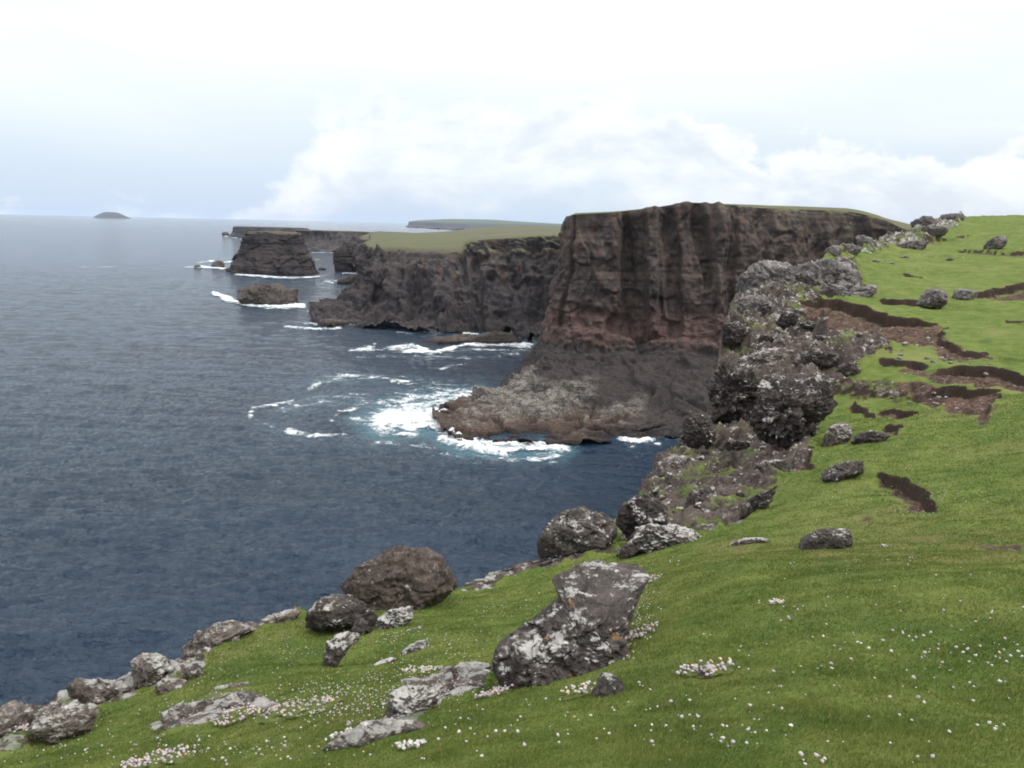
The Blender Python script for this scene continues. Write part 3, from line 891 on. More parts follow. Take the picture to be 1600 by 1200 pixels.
HEAD = [
    st(925, 344, 340, (950, 344, 345), [(920, 420, 340), (912, 505, 338), (908, 545, 336), (905, 565, 334), (900, 580, 330), (895, 585, 325), (890, 592, 320)]),
    st(905, 340, 275, (925, 341, 285), [(890, 420, 275), (872, 505, 274), (864, 540, 272), (850, 560, 268), (830, 575, 262), (812, 588, 258), (800, 596, 250)]),
    st(888, 338, 244, (905, 337, 252), [(874, 420, 243), (858, 505, 242), (846, 545, 240), (830, 568, 238), (806, 592, 236), (780, 606, 236), (772, 618, 226)]),
    st(893, 336, 233, (900, 334, 240), [(890, 420, 232), (872, 505, 231), (862, 548, 227), (835, 585, 222), (775, 618, 218), (722, 636, 212), (676, 650, 203)]),
    st(955, 332, 228, (955, 331, 240), [(955, 420, 227.5), (952, 510, 227), (945, 550, 222), (900, 612, 208), (835, 650, 196), (775, 680, 185), (735, 700, 176)]),
    st(1020, 325, 228, (1020, 325, 242), [(1021, 420, 227), (1022, 520, 225), (1018, 552, 220), (965, 632, 202), (905, 665, 192), (875, 685, 184), (855, 704, 176)]),
    st(1082, 317, 226, (1085, 318, 242), [(1084, 420, 225), (1082, 520, 223), (1076, 555, 217), (1025, 640, 198), (985, 668, 189), (970, 680, 186), (962, 700, 180)]),
    st(1130, 320, 227, (1130, 319, 245), [(1131, 420, 225), (1130, 520, 222), (1125, 560, 214), (1085, 635, 198), (1050, 660, 193), (1025, 672, 190), (1005, 690, 184)]),
    st(1195, 325, 231, (1195, 321.5, 262), [(1196, 420, 228), (1195, 520, 222), (1190, 560, 212), (1150, 635, 196), (1110, 655, 192), (1090, 668, 189), (1060, 682, 185)]),
    st(1260, 327, 236, (1262, 323.5, 290), [(1262, 420, 231), (1262, 520, 222), (1262, 560, 212), (1240, 635, 196), (1200, 655, 192), (1180, 668, 189), (1140, 682, 185)]),
    st(1325, 330, 236, (1320, 326, 310), [(1330, 420, 231), (1330, 520, 220), (1330, 560, 210), (1320, 635, 196), (1300, 655, 192), (1280, 668, 189), (1260, 682, 185)]),
    st(1385, 345, 228, (1375, 338, 300), [(1390, 420, 223), (1400, 520, 214), (1400, 560, 205), (1400, 635, 192), (1400, 655, 188), (1400, 668, 187), (1400, 682, 182)]),
    st(1430, 362, 215, (1425, 352, 250), [(1440, 420, 210), (1460, 520, 202), (1470, 560, 196), (1480, 635, 186), (1490, 655, 184), (1500, 668, 182), (1510, 690, 180)]),
    st(1560, 368, 200, (1560, 362, 240), [(1570, 420, 196), (1580, 520, 190), (1590, 560, 186), (1600, 635, 182), (1610, 655, 180), (1620, 668, 178), (1630, 690, 176)]),
]
FE = [
    (3.15, 2.1, 3.1, 4.0, 0.10, 3.0),        # thin dark cleft near the prow
    (4.45, 2.7, 4.75, 4.2, 0.34, 4.2),       # wide recess left of the red pillar
    (4.35, 2.0, 4.55, 3.2, 0.14, 2.5),
    (4.95, 2.1, 5.0, 4.1, 0.20, -3.6),       # red pillar
    (5.42, 2.5, 5.55, 4.0, 0.26, 3.6),
    (6.10, 2.25, 6.45, 2.95, 0.26, 4.5),     # slanting overhung slot under the summit block
    (5.95, 2.0, 6.3, 2.05, 0.28, -2.5),
    (6.85, 2.05, 6.85, 4.2, 0.16, -2.6),     # ribs right of the slot
    (7.20, 2.2, 7.15, 4.1, 0.12, 2.2),
    (7.9, 2.4, 8.2, 3.6, 0.30, 2.5), (9.2, 2.2, 9.3, 3.2, 0.3, 2.5), (8.6, 2.2, 8.7, 3.0, 0.25, -1.8),
    (10.2, 2.2, 10.3, 3.2, 0.3, 2.0),
    (3.6, 3.92, 4.4, 4.0, 0.20, 2.6),        # undercut above the red beds
    (3.4, 4.45, 7.4, 4.75, 0.12, -1.2), (3.4, 4.95, 7.0, 5.0, 0.10, 1.3), (3.9, 4.3, 6.8, 4.35, 0.08, 0.8),
]
head = cliff('headland', HEAD, 900, 620, M_HEAD, 1.5, FE, 0.085, 0.26, 3.0,
             shelf_rows=lambda r, c: sstep(5.75, 6.25, r + 0.25 * np.sin(c * 5)) * sstep(2.2, 3.0, c) * (1 - sstep(5.3, 6.2, c + 0.3 * np.sin(r * 7))), col_amp=0.45, nrim=2)
tag(head, kind='structure')

M_MID = cliff_mat('mid_cliff_basalt', 0.22, ochre=0.4, green=0.5, grass_z=33, dark=(0.018, 0.016, 0.019), mid=(0.052, 0.045, 0.045), warm=(0.085, 0.060, 0.050))
MIDC = [
    [(600, 364, 1200), (596, 368, 900), (590, 373, 640), (586, 400, 640), (584, 420, 630), (582, 440, 620), (582, 455, 610), (582, 465, None)],
    [(585, 364.5, 900), (580, 368, 640), (574, 378, 500), (566, 402, 470), (562, 432, 450), (552, 455, 435), (536, 470, 425), (500, 480, None)],
    [(595, 364.5, 850), (590, 370, 600), (586, 383, 450), (578, 402, 430), (568, 440, 418), (548, 466, 412), (515, 486, 405), (487, 497, None)],
    [(640, 364, 900), (630, 372, 560), (622, 385, 440), (618, 405, 420), (606, 450, 408), (592, 478, 402), (560, 497, 396), (520, 513, None)],
    [(690, 366, 900), (680, 376, 520), (665, 387, 440), (662, 405, 415), (650, 450, 398), (640, 490, 390), (618, 506, 384), (590, 514, None)],
    [(735, 369, 800), (725, 376, 500), (718, 384, 440), (715, 404, 410), (710, 450, 392), (705, 490, 382), (685, 510, 376), (665, 520, None)],
    [(752, 370, 700), (748, 372, 460), (745, 375, 412), (745, 400, 404), (748, 450, 390), (745, 492, 380), (738, 510, 374), (730, 520, None)],
    [(800, 368, 700), (798, 369, 460), (797, 371, 408), (798, 394, 400), (800, 450, 390), (800, 490, 378), (798, 510, 370), (795, 524, None)],
    [(870, 365, 700), (868, 366, 460), (866, 368, 402), (866, 394, 396), (866, 450, 386), (866, 490, 376), (864, 512, 366), (860, 540, None)],
    [(960, 365, 700), (960, 366, 460), (960, 368, 400), (960, 394, 392), (960, 450, 384), (960, 490, 374), (960, 512, 364), (960, 540, None)],
]
FM = [
    (3.2, 3.0, 3.4, 6.0, 0.22, -7), (3.85, 3.6, 4.2, 6.0, 0.25, 5), (4.7, 4.2, 5.3, 6.2, 0.3, -6), (5.9, 3.2, 6.1, 6.0, 0.3, 6),
    (6.6, 2.4, 6.9, 4.0, 0.3, 3), (2.6, 3.2, 2.8, 5.8, 0.2, 5), (7.4, 2.2, 7.6, 3.4, 0.25, 3), (5.1, 2.6, 5.5, 3.8, 0.2, 5),
]
mid = cliff('cliff_coast', MIDC, 640, 330, M_MID, 3.6, FM, 0.05, 0.45, 11.0, col_amp=0.3, nrim=2)
tag(mid, kind='structure')

# further cliffs, receding
M_FARC = cliff_mat('far_cliff_basalt', 0.12, green=0.6, grass_z=29, dark=(0.024, 0.022, 0.025), mid=(0.064, 0.055, 0.054), warm=(0.09, 0.066, 0.055))
FAR1 = [
    [(600, 361, 1300), (575, 366, 1050), (568, 370, 980), (566, 380, 975), (564, 400, 965), (563, 420, 950), (560, 430, None)],
    [(590, 362, 1100), (572, 367, 900), (562, 374, 835), (561, 385, 833), (560, 405, 828), (559, 420, 820), (558, 436, None)],
    [(605, 362, 1100), (585, 368, 860), (578, 376, 800), (577, 386, 796), (576, 405, 790), (575, 425, 780), (572, 440, None)],
    [(650, 364, 1000), (630, 370, 800), (625, 380, 730), (625, 390, 725), (625, 405, 720), (625, 425, 710), (620, 446, None)],
]
f1o = cliff('receding_cliff', FAR1, 160, 120, M_FARC, 3.0, None, 0.04, 0.4, 21.0, nrim=2)
tag(f1o, kind='structure')
FAR2 = [
    [(490, 359, 1900), (475, 359, 1700), (462, 360, 1330), (463, 370, 1330), (465, 380, 1320), (468, 386, 1310), (468, 394, None)],
    [(510, 360, 1900), (505, 360, 1700), (500, 360, 1320), (500, 370, 1315), (500, 380, 1300), (500, 388, 1280), (500, 395, None)],
    [(550, 361, 1900), (548, 361, 1700), (545, 361, 1310), (545, 370, 1305), (545, 382, 1290), (545, 390, 1270), (545, 396, None)],
    [(620, 365, 1900), (618, 365, 1700), (600, 365, 1310), (600, 372, 1305), (600, 382, 1290), (600, 390, 1270), (600, 396, None)],
]
f2o = cliff('cliff_promontory', FAR2, 260, 90, M_FARC, 4.0, None, 0.03, 0.4, 31.0, nrim=2)
tag(f2o, kind='structure')
M_HILL = cliff_mat('hill_turf', 0.02, bands=False, grass_z=-5, grass_col=(0.085, 0.090, 0.040))
HILL = [
    [(560, 366, 3600), (580, 366, 3000), (600, 365.5, 2200), (600, 366, 1500), (600, 368, 1200)],
    [(690, 362, 3600), (690, 362, 3000), (690, 363.0, 2200), (690, 366, 1500), (690, 370, 1100)],
    [(740, 357, 3600), (740, 356.5, 3000), (740, 358.0, 2200), (740, 363, 1500), (740, 370, 1000)],
    [(800, 353, 3600), (800, 352.5, 3000), (800, 354.5, 2200), (800, 361, 1500), (800, 369, 900)],
    [(880, 354, 3600), (880, 353.5, 3000), (880, 355.0, 2200), (880, 361, 1500), (880, 368, 900)],
    [(1000, 358, 3600), (1000, 357, 3000), (1000, 358.0, 2200), (1000, 362, 1500), (1000, 368, 900)],
]
ho = cliff('hill', HILL, 120, 50, M_HILL, 1.0, None, 0.004, 0.0, 41.0, nrim=9)
tag(ho, kind='structure')
M_FHEAD = cliff_mat('distant_headland_rock', 0.03, bands=False, grass_z=45, grass_col=(0.05, 0.085, 0.045), dark=(0.02, 0.02, 0.025), mid=(0.04, 0.036, 0.04))
YF = 9000
FH = [
    [(660, 345, YF + 2500), (652, 344.5, YF + 1500), (643, 345.6, YF + 300), (638, 346.3, YF), (638, 350, YF - 40), (637, 354, YF - 80), (637, 355.4, None)],
    [(670, 343.8, YF + 2500), (668, 343.6, YF + 1500), (662, 345, YF + 300), (658, 346.8, YF), (658, 351, YF - 40), (658, 355, YF - 80), (658, 356.6, None)],
    [(710, 342.2, YF + 2500), (708, 342.4, YF + 1500), (702, 345.5, YF + 300), (700, 350.0, YF - 300), (700, 353, YF - 350), (700, 356, YF - 500), (700, 359.2, None)],
    [(760, 343, YF + 2500), (755, 343.4, YF + 1500), (748, 347, YF + 300), (742, 352, YF - 900), (742, 354, YF - 1000), (742, 357, YF - 1100), (742, 360.5, None)],
    [(820, 346.5, YF + 2500), (818, 347, YF + 1500), (815, 349, YF + 300), (815, 354, YF - 900), (815, 357, YF - 1000), (815, 360, YF - 1100), (815, 364, None)],
    [(900, 351, YF + 2500), (900, 351, YF + 1500), (900, 352, YF + 300), (900, 356, YF - 900), (900, 359, YF - 1000), (900, 362, YF - 1100), (900, 366, None)],
]
fo_ = cliff('distant_headland', FH, 260, 70, M_FHEAD, 9.0, None, 0.006, 0.1, 51.0, nrim=3)
tag(fo_, kind='structure')


# ------------------------------------------------------------------ rocks from a surveyed outline
def frame_at(c):
    v = (c - np.array([0, 0, CAM_Z])); v /= np.linalg.norm(v)
    u = np.cross(v, [0, 0, 1.0]); u /= np.linalg.norm(u)
    w = np.cross(u, v)
    return u, w, v


def outline_rock(name, outline, Y, mat, sub=6, depth=0.8, amp=0.10, nsc=2.2, seed=0, ctr=None, cuts=22, boxy=0.75, label=None, cat='boulder', group=None, strat=0.0, kind=None, sink=0.0, fac=(0.70, 0.90), lean=0.0):
    """solid boulder: its outline, seen from the footpath, sets the cross-section; it gets its own thickness, facets and relief"""
    rg = np.random.default_rng(seed + 1000)
    pts = np.array([P(a, b, Y) for a, b in outline])
    c = P(*ctr, Y) if ctr else (pts.max(0) + pts.min(0)) / 2
    u, w, v = frame_at(c)
    # re-project the outline onto the plane through c facing the viewpoint
    o = np.array([0, 0, CAM_Z]); D = np.dot(c - o, v)
    uv = []
    for a, b in outline:
        r = ray(a, b); q = o + r * (D / np.dot(r, v)) - c
        uv.append((np.dot(q, u), np.dot(q, w)))
    uv = np.array(uv)
    ih = np.ptp(uv[:, 1])
    low = uv[:, 1] < -0.22 * ih
    uv[low, 1] -= sink * ih
    uv = resample(uv, 200, closed=True)
    th = np.arctan2(uv[:, 1], uv[:, 0]); rad = np.hypot(uv[:, 0], uv[:, 1])
    od = np.argsort(th); th, rad = th[od], rad[od]
    V, Fc = ico(sub)
    T = np.arctan2(V[:, 1], V[:, 0])
    Rt = np.interp(T, np.concatenate([th - 2 * math.pi, th, th + 2 * math.pi]), np.tile(rad, 3))
    size = rad.mean()
    hr = np.hypot(V[:, 0], V[:, 1])
    k = hr ** boxy / np.maximum(hr, 1e-6)
    dz = np.sign(V[:, 2]) * np.abs(V[:, 2]) ** boxy * size * depth
    q = np.stack([np.cos(T) * hr * k * Rt, np.sin(T) * hr * k * Rt, dz], 1)
    # planar facets
    for i in range(cuts):
        nrm = rg.normal(size=3); nrm[2] = -abs(nrm[2]) * 1.2 - 0.35 if i < cuts * 0.7 else nrm[2]
        nrm /= np.linalg.norm(nrm)
        ext = (q @ nrm)
        dlim = ext.max() * rg.uniform(*fac)
        ex = np.maximum(ext - dlim, 0)
        q -= nrm * (ex * 0.96)[:, None]
    n = q / (np.linalg.norm(q, axis=1)[:, None] + 1e-9)
    s = nsc / size
    sd = seed * 3.7
    off = 0.6 * fbm(q * s * 0.6 + sd, 3)
    f1, f2, cv = cells(q * s * 0.9 + sd + 0.2 * np.stack([perlin(q * s + 1), perlin(q * s + 8), perlin(q * s + 15)], 1), 0.9)
    off += 1.25 * (cv - 0.5) * sstep(0, 0.06, f2 - f1) - 0.4 * (1 - sstep(0, 0.06, f2 - f1))
    g1, g2, gv = cells(q * s * 2.3 + sd + 0.15 * np.stack([perlin(q * s * 2 + 1), perlin(q * s * 2 + 8), perlin(q * s * 2 + 15)], 1), 0.45)
    off += 0.6 * (gv - 0.5) * sstep(0, 0.1, g2 - g1)
    off += 0.35 * (ridged(q * s * 2.2 + sd, 5) - 0.5) + 0.16 * fbm(q * s * 7 + sd, 3)
    wz = q[:, 0] * u[2] + q[:, 1] * w[2] + q[:, 2] * v[2]
    if strat: off += strat * fbm(np.stack([q[:, 0] * s * 0.3, q[:, 2] * s * 0.3, wz * s * 4], 1) + sd, 3)
    edge_keep = 0.5 + 0.5 * sstep(0.05, 0.5, np.abs(V[:, 2]))
    q = q + n * (off * amp * size * edge_keep)[:, None]
    q[:, 2] += lean * q[:, 1]
    world = q[:, :1] * u + q[:, 1:2] * w + q[:, 2:3] * v
    ob = mesh_obj(name, world, Fc, mat, attrs={'shelf': np.zeros(len(world))})
    ob.location = c
    return tag(ob, label, cat, group, kind)


def ell(cx, cy, w, h, rot=0, seed=0, n=22, j=0.16):
    rg = np.random.default_rng(seed + 5)
    a = np.linspace(0, 2 * math.pi, n, endpoint=False)
    r = 1 + j * (rg.random(n) - 0.5) * 2
    x = np.sign(np.cos(a)) * np.abs(np.cos(a)) ** 0.8 * w / 2 * r; y = np.sign(np.sin(a)) * np.abs(np.sin(a)) ** 0.8 * h / 2 * r
    c, s = math.cos(rot * D2R), math.sin(rot * D2R)
    return [(cx + x_ * c - y_ * s, cy + x_ * s + y_ * c) for x_, y_ in zip(x, y)]


M_STACK = cliff_mat('stack_basalt', 0.12, green=0.3, grass_z=34, grass_col=(0.085, 0.080, 0.045), dark=(0.016, 0.014, 0.015), mid=(0.044, 0.036, 0.034), warm=(0.075, 0.050, 0.040))
M_SKERRY = cliff_mat('skerry_rock', 0.5, green=0.0, grass_z=500, dark=(0.036, 0.029, 0.026), mid=(0.088, 0.074, 0.064), warm=(0.11, 0.085, 0.07))


def loft(name, levels, Yf, mat, depth, nu=260, nv=150, amp=2.0, seed=0, sc=0.06):
    """sea stack: horizontal rings; levels = (py, left px, right px), depth of the ring as a share of its width"""
    rings = []
    for py, xl, xr, *dd in levels:
        a, b = P(xl, py, Yf), P(xr, py, Yf)
        rings.append(((a + b) / 2, (b[0] - a[0]) / 2, dd[0] if dd else depth))
    z = np.array([r[0][2] for r in rings]); cx = np.array([r[0][0] for r in rings]); hw = np.array([r[1] for r in rings]); dp = np.array([r[2] for r in rings])
    od = np.argsort(z); z, cx, hw, dp = z[od], cx[od], hw[od], dp[od]
    zz = np.linspace(z[0], z[-1], nv)
    a = np.linspace(0, 2 * math.pi, nu, endpoint=False)
    A, Z = np.meshgrid(a, zz)
    ce = np.sign(np.cos(A)) * np.abs(np.cos(A)) ** 0.75; se = np.sign(np.sin(A)) * np.abs(np.sin(A)) ** 0.75
    H = np.interp(Z, z, hw); X = np.interp(Z, z, cx) + ce * H
    Yy = Yf + se * H * np.interp(Z, z, dp)
    pts = np.stack([X, Yy, Z], -1).reshape(-1, 3)
    nrm = np.stack([ce, se, np.zeros_like(ce)], -1).reshape(-1, 3); nrm /= np.linalg.norm(nrm, axis=1)[:, None]
    off = fbm(pts * sc * 0.6 + seed, 3) + 0.5 * ridged(pts * sc * 1.3 + seed, 4) + 0.5 * fbm(pts * np.array([sc * .15, sc * .15, sc * 4]) + seed, 3)
    f1, f2, cv = cells(pts * sc * 1.3 + seed, 1.0)
    off += 1.4 * (cv - 0.5) * sstep(0, 0.1, f2 - f1)
    off += 0.4 * (ridged(pts * sc * 4 + seed, 4) - 0.5)
    pts = pts + nrm * (off * amp)[:, None]
    # domed top
    K = 26
    top = pts[-nu:]
    ctr = top.mean(0)
    caps = [top * (1 - t) + (ctr + [0, 0, 0]) * t for t in np.linspace(0, 0.985, K)[1:]]
    for i, cpt in enumerate(caps):
        cpt[:, 2] = top[:, 2] * (1 - (i + 1) / K) + ctr[2] * (i + 1) / K + 1.2 * fbm(cpt * sc * 0.8 + seed, 3) * (i + 1) / K
    pts = np.vstack([pts] + caps)
    o = mesh_obj(name, pts - np.array([cx[0], Yf, 0]), grid_faces(nv + K - 1, nu, wrap=True), mat, attrs={'shelf': np.zeros(len(pts))})
    o.location = (cx[0], Yf, 0)
    return o


s1 = loft('sea_stack', [(362, 388, 458, .55), (366, 384, 464, .6), (372, 383, 468, .6), (382, 382, 472, .6), (392, 379, 477, .6), (400, 375, 482, .62), (408, 369, 486, .64),
                        (414, 364, 489, .66), (420, 366, 491, .68), (426, 366, 494, .7), (432, 366, 495, .7)], 750, M_STACK, 0.6, amp=1.7, seed=61)
tag(s1, 'large flat-topped dark sea stack with sloping sides standing alone off the cliffs', 'sea stack')
s2 = loft('sea_arch', [(379, 541, 556, .8), (384, 536, 562, .8), (392, 524, 566, .7), (398, 523, 568, .7), (405, 523, 570, .7), (411, 524, 570, .7)], 800, M_STACK, 0.7, nu=160, nv=60, amp=1.0, seed=71, sc=0.09)
p1 = loft('pillar', [(405, 523, 551, .8), (412, 523, 549.5, .8), (418, 525, 551, .8), (424, 525, 553, .8), (432, 524, 555, .8)], 798, M_STACK, 0.7, nu=140, nv=60, amp=0.8, seed=81, sc=0.1)
p1.parent = s2; p1.matrix_parent_inverse = Matrix.Translation(-s2.location)
tag(s2, 'small rock arch with green cap leaning against the far dark cliff', 'sea arch')
s3 = loft('rocky_island', [(331.3, 168, 176, 1.2), (332.4, 164, 182, 1.2), (334.4, 159, 187, 1), (337.6, 154, 193, 1), (340, 152, 198, 1), (342.6, 151, 203, 1), (344, 150, 205, 1)], 11500,
          cliff_mat('island_rock', 0.01, bands=False, grass_z=900, dark=(0.03, 0.03, 0.034), mid=(0.06, 0.055, 0.058)), 1.0, nu=90, nv=40, amp=5, seed=91, sc=0.01)
tag(s3, 'hazy grey hump-shaped island alone on the horizon at far left', 'island')
s4 = loft('rocky_point', [(353.5, 372, 384, 1.2), (355, 369, 478, .7), (357.5, 368, 480, .7), (364, 368, 482, .7), (368, 364, 482, .7), (372, 360, 482, .7), (375, 358, 482, .7)], 2150, M_FARC, 0.6, nu=200, nv=50, amp=2.2, seed=95, sc=0.03)
tag(s4, 'low dark headland point behind the large flat-topped sea stack', 'headland')

SK = [
    ([(360, 459), (368, 452), (385, 449), (400, 447), (412, 446), (428, 443), (440, 446), (448, 452), (462, 451), (471, 456), (473, 466), (472, 478), (440, 480), (400, 476), (372, 468)], 470, 0.9, 'long low brown skerry with white surf along its near side', 6, 0.10),
    ([(300, 418), (303, 415), (309, 413.5), (314, 416), (316, 420), (306, 421)], 800, 0.8, 'small black rock at the left tip of the surf by the sea stack', 4, 0.12),
    ([(330, 414), (334, 409), (342, 407), (350, 409), (353, 414), (351, 419), (335, 419)], 815, 0.8, 'rounded black rock between the tiny rock and the sea stack', 4, 0.12),
    ([(350, 419), (362, 413), (376, 414), (382, 422), (384, 430), (368, 428)], 760, 0.9, 'ragged dark rock at the left foot of the sea stack', 5, 0.16),
    ([(495, 421), (499, 418), (506, 416), (511, 420), (510, 425), (499, 425)], 815, 0.8, 'small lone rock in the channel between sea stack and arch', 4, 0.12),
    ([(523, 441), (530, 435), (543, 433), (556, 430), (562, 436), (560, 446), (540, 447)], 640, 0.8, 'jagged dark rock awash just below the arch', 5, 0.18),
    ([(345, 365), (350, 362), (357, 363), (360, 367), (350, 368)], 2250, 0.8, 'tiny dark rock off the left end of the rocky point', 4, 0.1),
    ([(632, 544), (640, 540), (652, 538), (655, 529), (680, 526), (710, 525), (740, 522), (770, 519), (800, 519), (840, 521), (850, 532), (846, 545), (800, 541), (760, 541), (740, 543), (700, 548), (670, 550), (645, 549)], 335, 0.35, 'long flat brown reef edged with surf below the middle cliffs', 6, 0.07),
    ([(488, 506), (500, 500), (530, 499), (552, 503), (560, 512), (535, 516), (505, 513)], 385, 0.8, 'low brown rock shelf at the left foot of the middle cliffs', 5, 0.12),
    ([(676, 580), (676, 580), (676, 580)], 0, 0, None, 0, 0),
]
for i, (ol, Yk, dk, lb, sb, am) in enumerate(SK):
    if lb:
        ym = np.mean([q_[1] for q_ in ol]); hh = np.ptp([q_[1] for q_ in ol])
        ol = [(q_[0], q_[1] + ((0.35 if i == 0 else 0.7) * hh if q_[1] > ym + 0.12 * hh else 0)) for q_ in ol]
        outline_rock('skerry', ol, Yk, M_SKERRY, sub=sb, depth=dk, amp=am, seed=300 + i, label=lb, cat='skerry', strat=0.35, nsc=3.0, boxy=0.7)
# broken rocks at the surf line of the headland shelf
for i, (cx_, cy_, w_, h_, Yk) in enumerate([(700, 646, 30, 9, 203), (716, 652, 26, 9, 198), (705, 660, 9, 4, 195), (732, 664, 28, 12, 192), (745, 676, 30, 14, 187), (760, 690, 34, 14, 181), (795, 692, 30, 14, 179),
                                             (822, 694, 26, 12, 178), (722, 690, 10, 4, 181), (868, 694, 40, 14, 180)]):
    lab = ['leftmost low ledge of the headland shelf in the surf', 'second ledge from the left tip of the headland shelf', 'tiny black rock ringed by foam left of the headland shelf',
           'dark lump on the foamy left edge of the headland shelf', 'dark rock at the shelf corner beside the whitest surf', 'large wet block at the front corner of the headland shelf',
           'wet black rock between surf gullies on the shelf front', 'third wet rock along the front of the headland shelf', 'tiny rock awash in front of the shelf corner',
           'long wet rock at the right end of the shelf front'][i]
    outline_rock('surf_rock', ell(cx_, cy_, w_, h_, 8, i), Yk, M_SKERRY, sub=4, depth=0.9, amp=0.16, seed=340 + i, label=lab, cat='rock', group='wet rocks along the surf line of the headland shelf', strat=0.3)
# ------------------------------------------------------------------ boulders and outcrops on the near land
def rock_on(outline, base, mat, label, cat='boulder', dY=0.0, name='boulder', **kw):
    g = find_ground(*base)
    kw.setdefault('sink', 0.12)
    if mat is M_CRAG: kw.setdefault('strat', 0.4)
    kw.setdefault('fac', (0.72, 0.93))
    kw['amp'] = kw.get('amp', 0.1) * 1.15
    kw.setdefault('nsc', 2.7)
    return outline_rock(name, outline, g[1] + dY, mat, label=label, cat=cat, **kw)


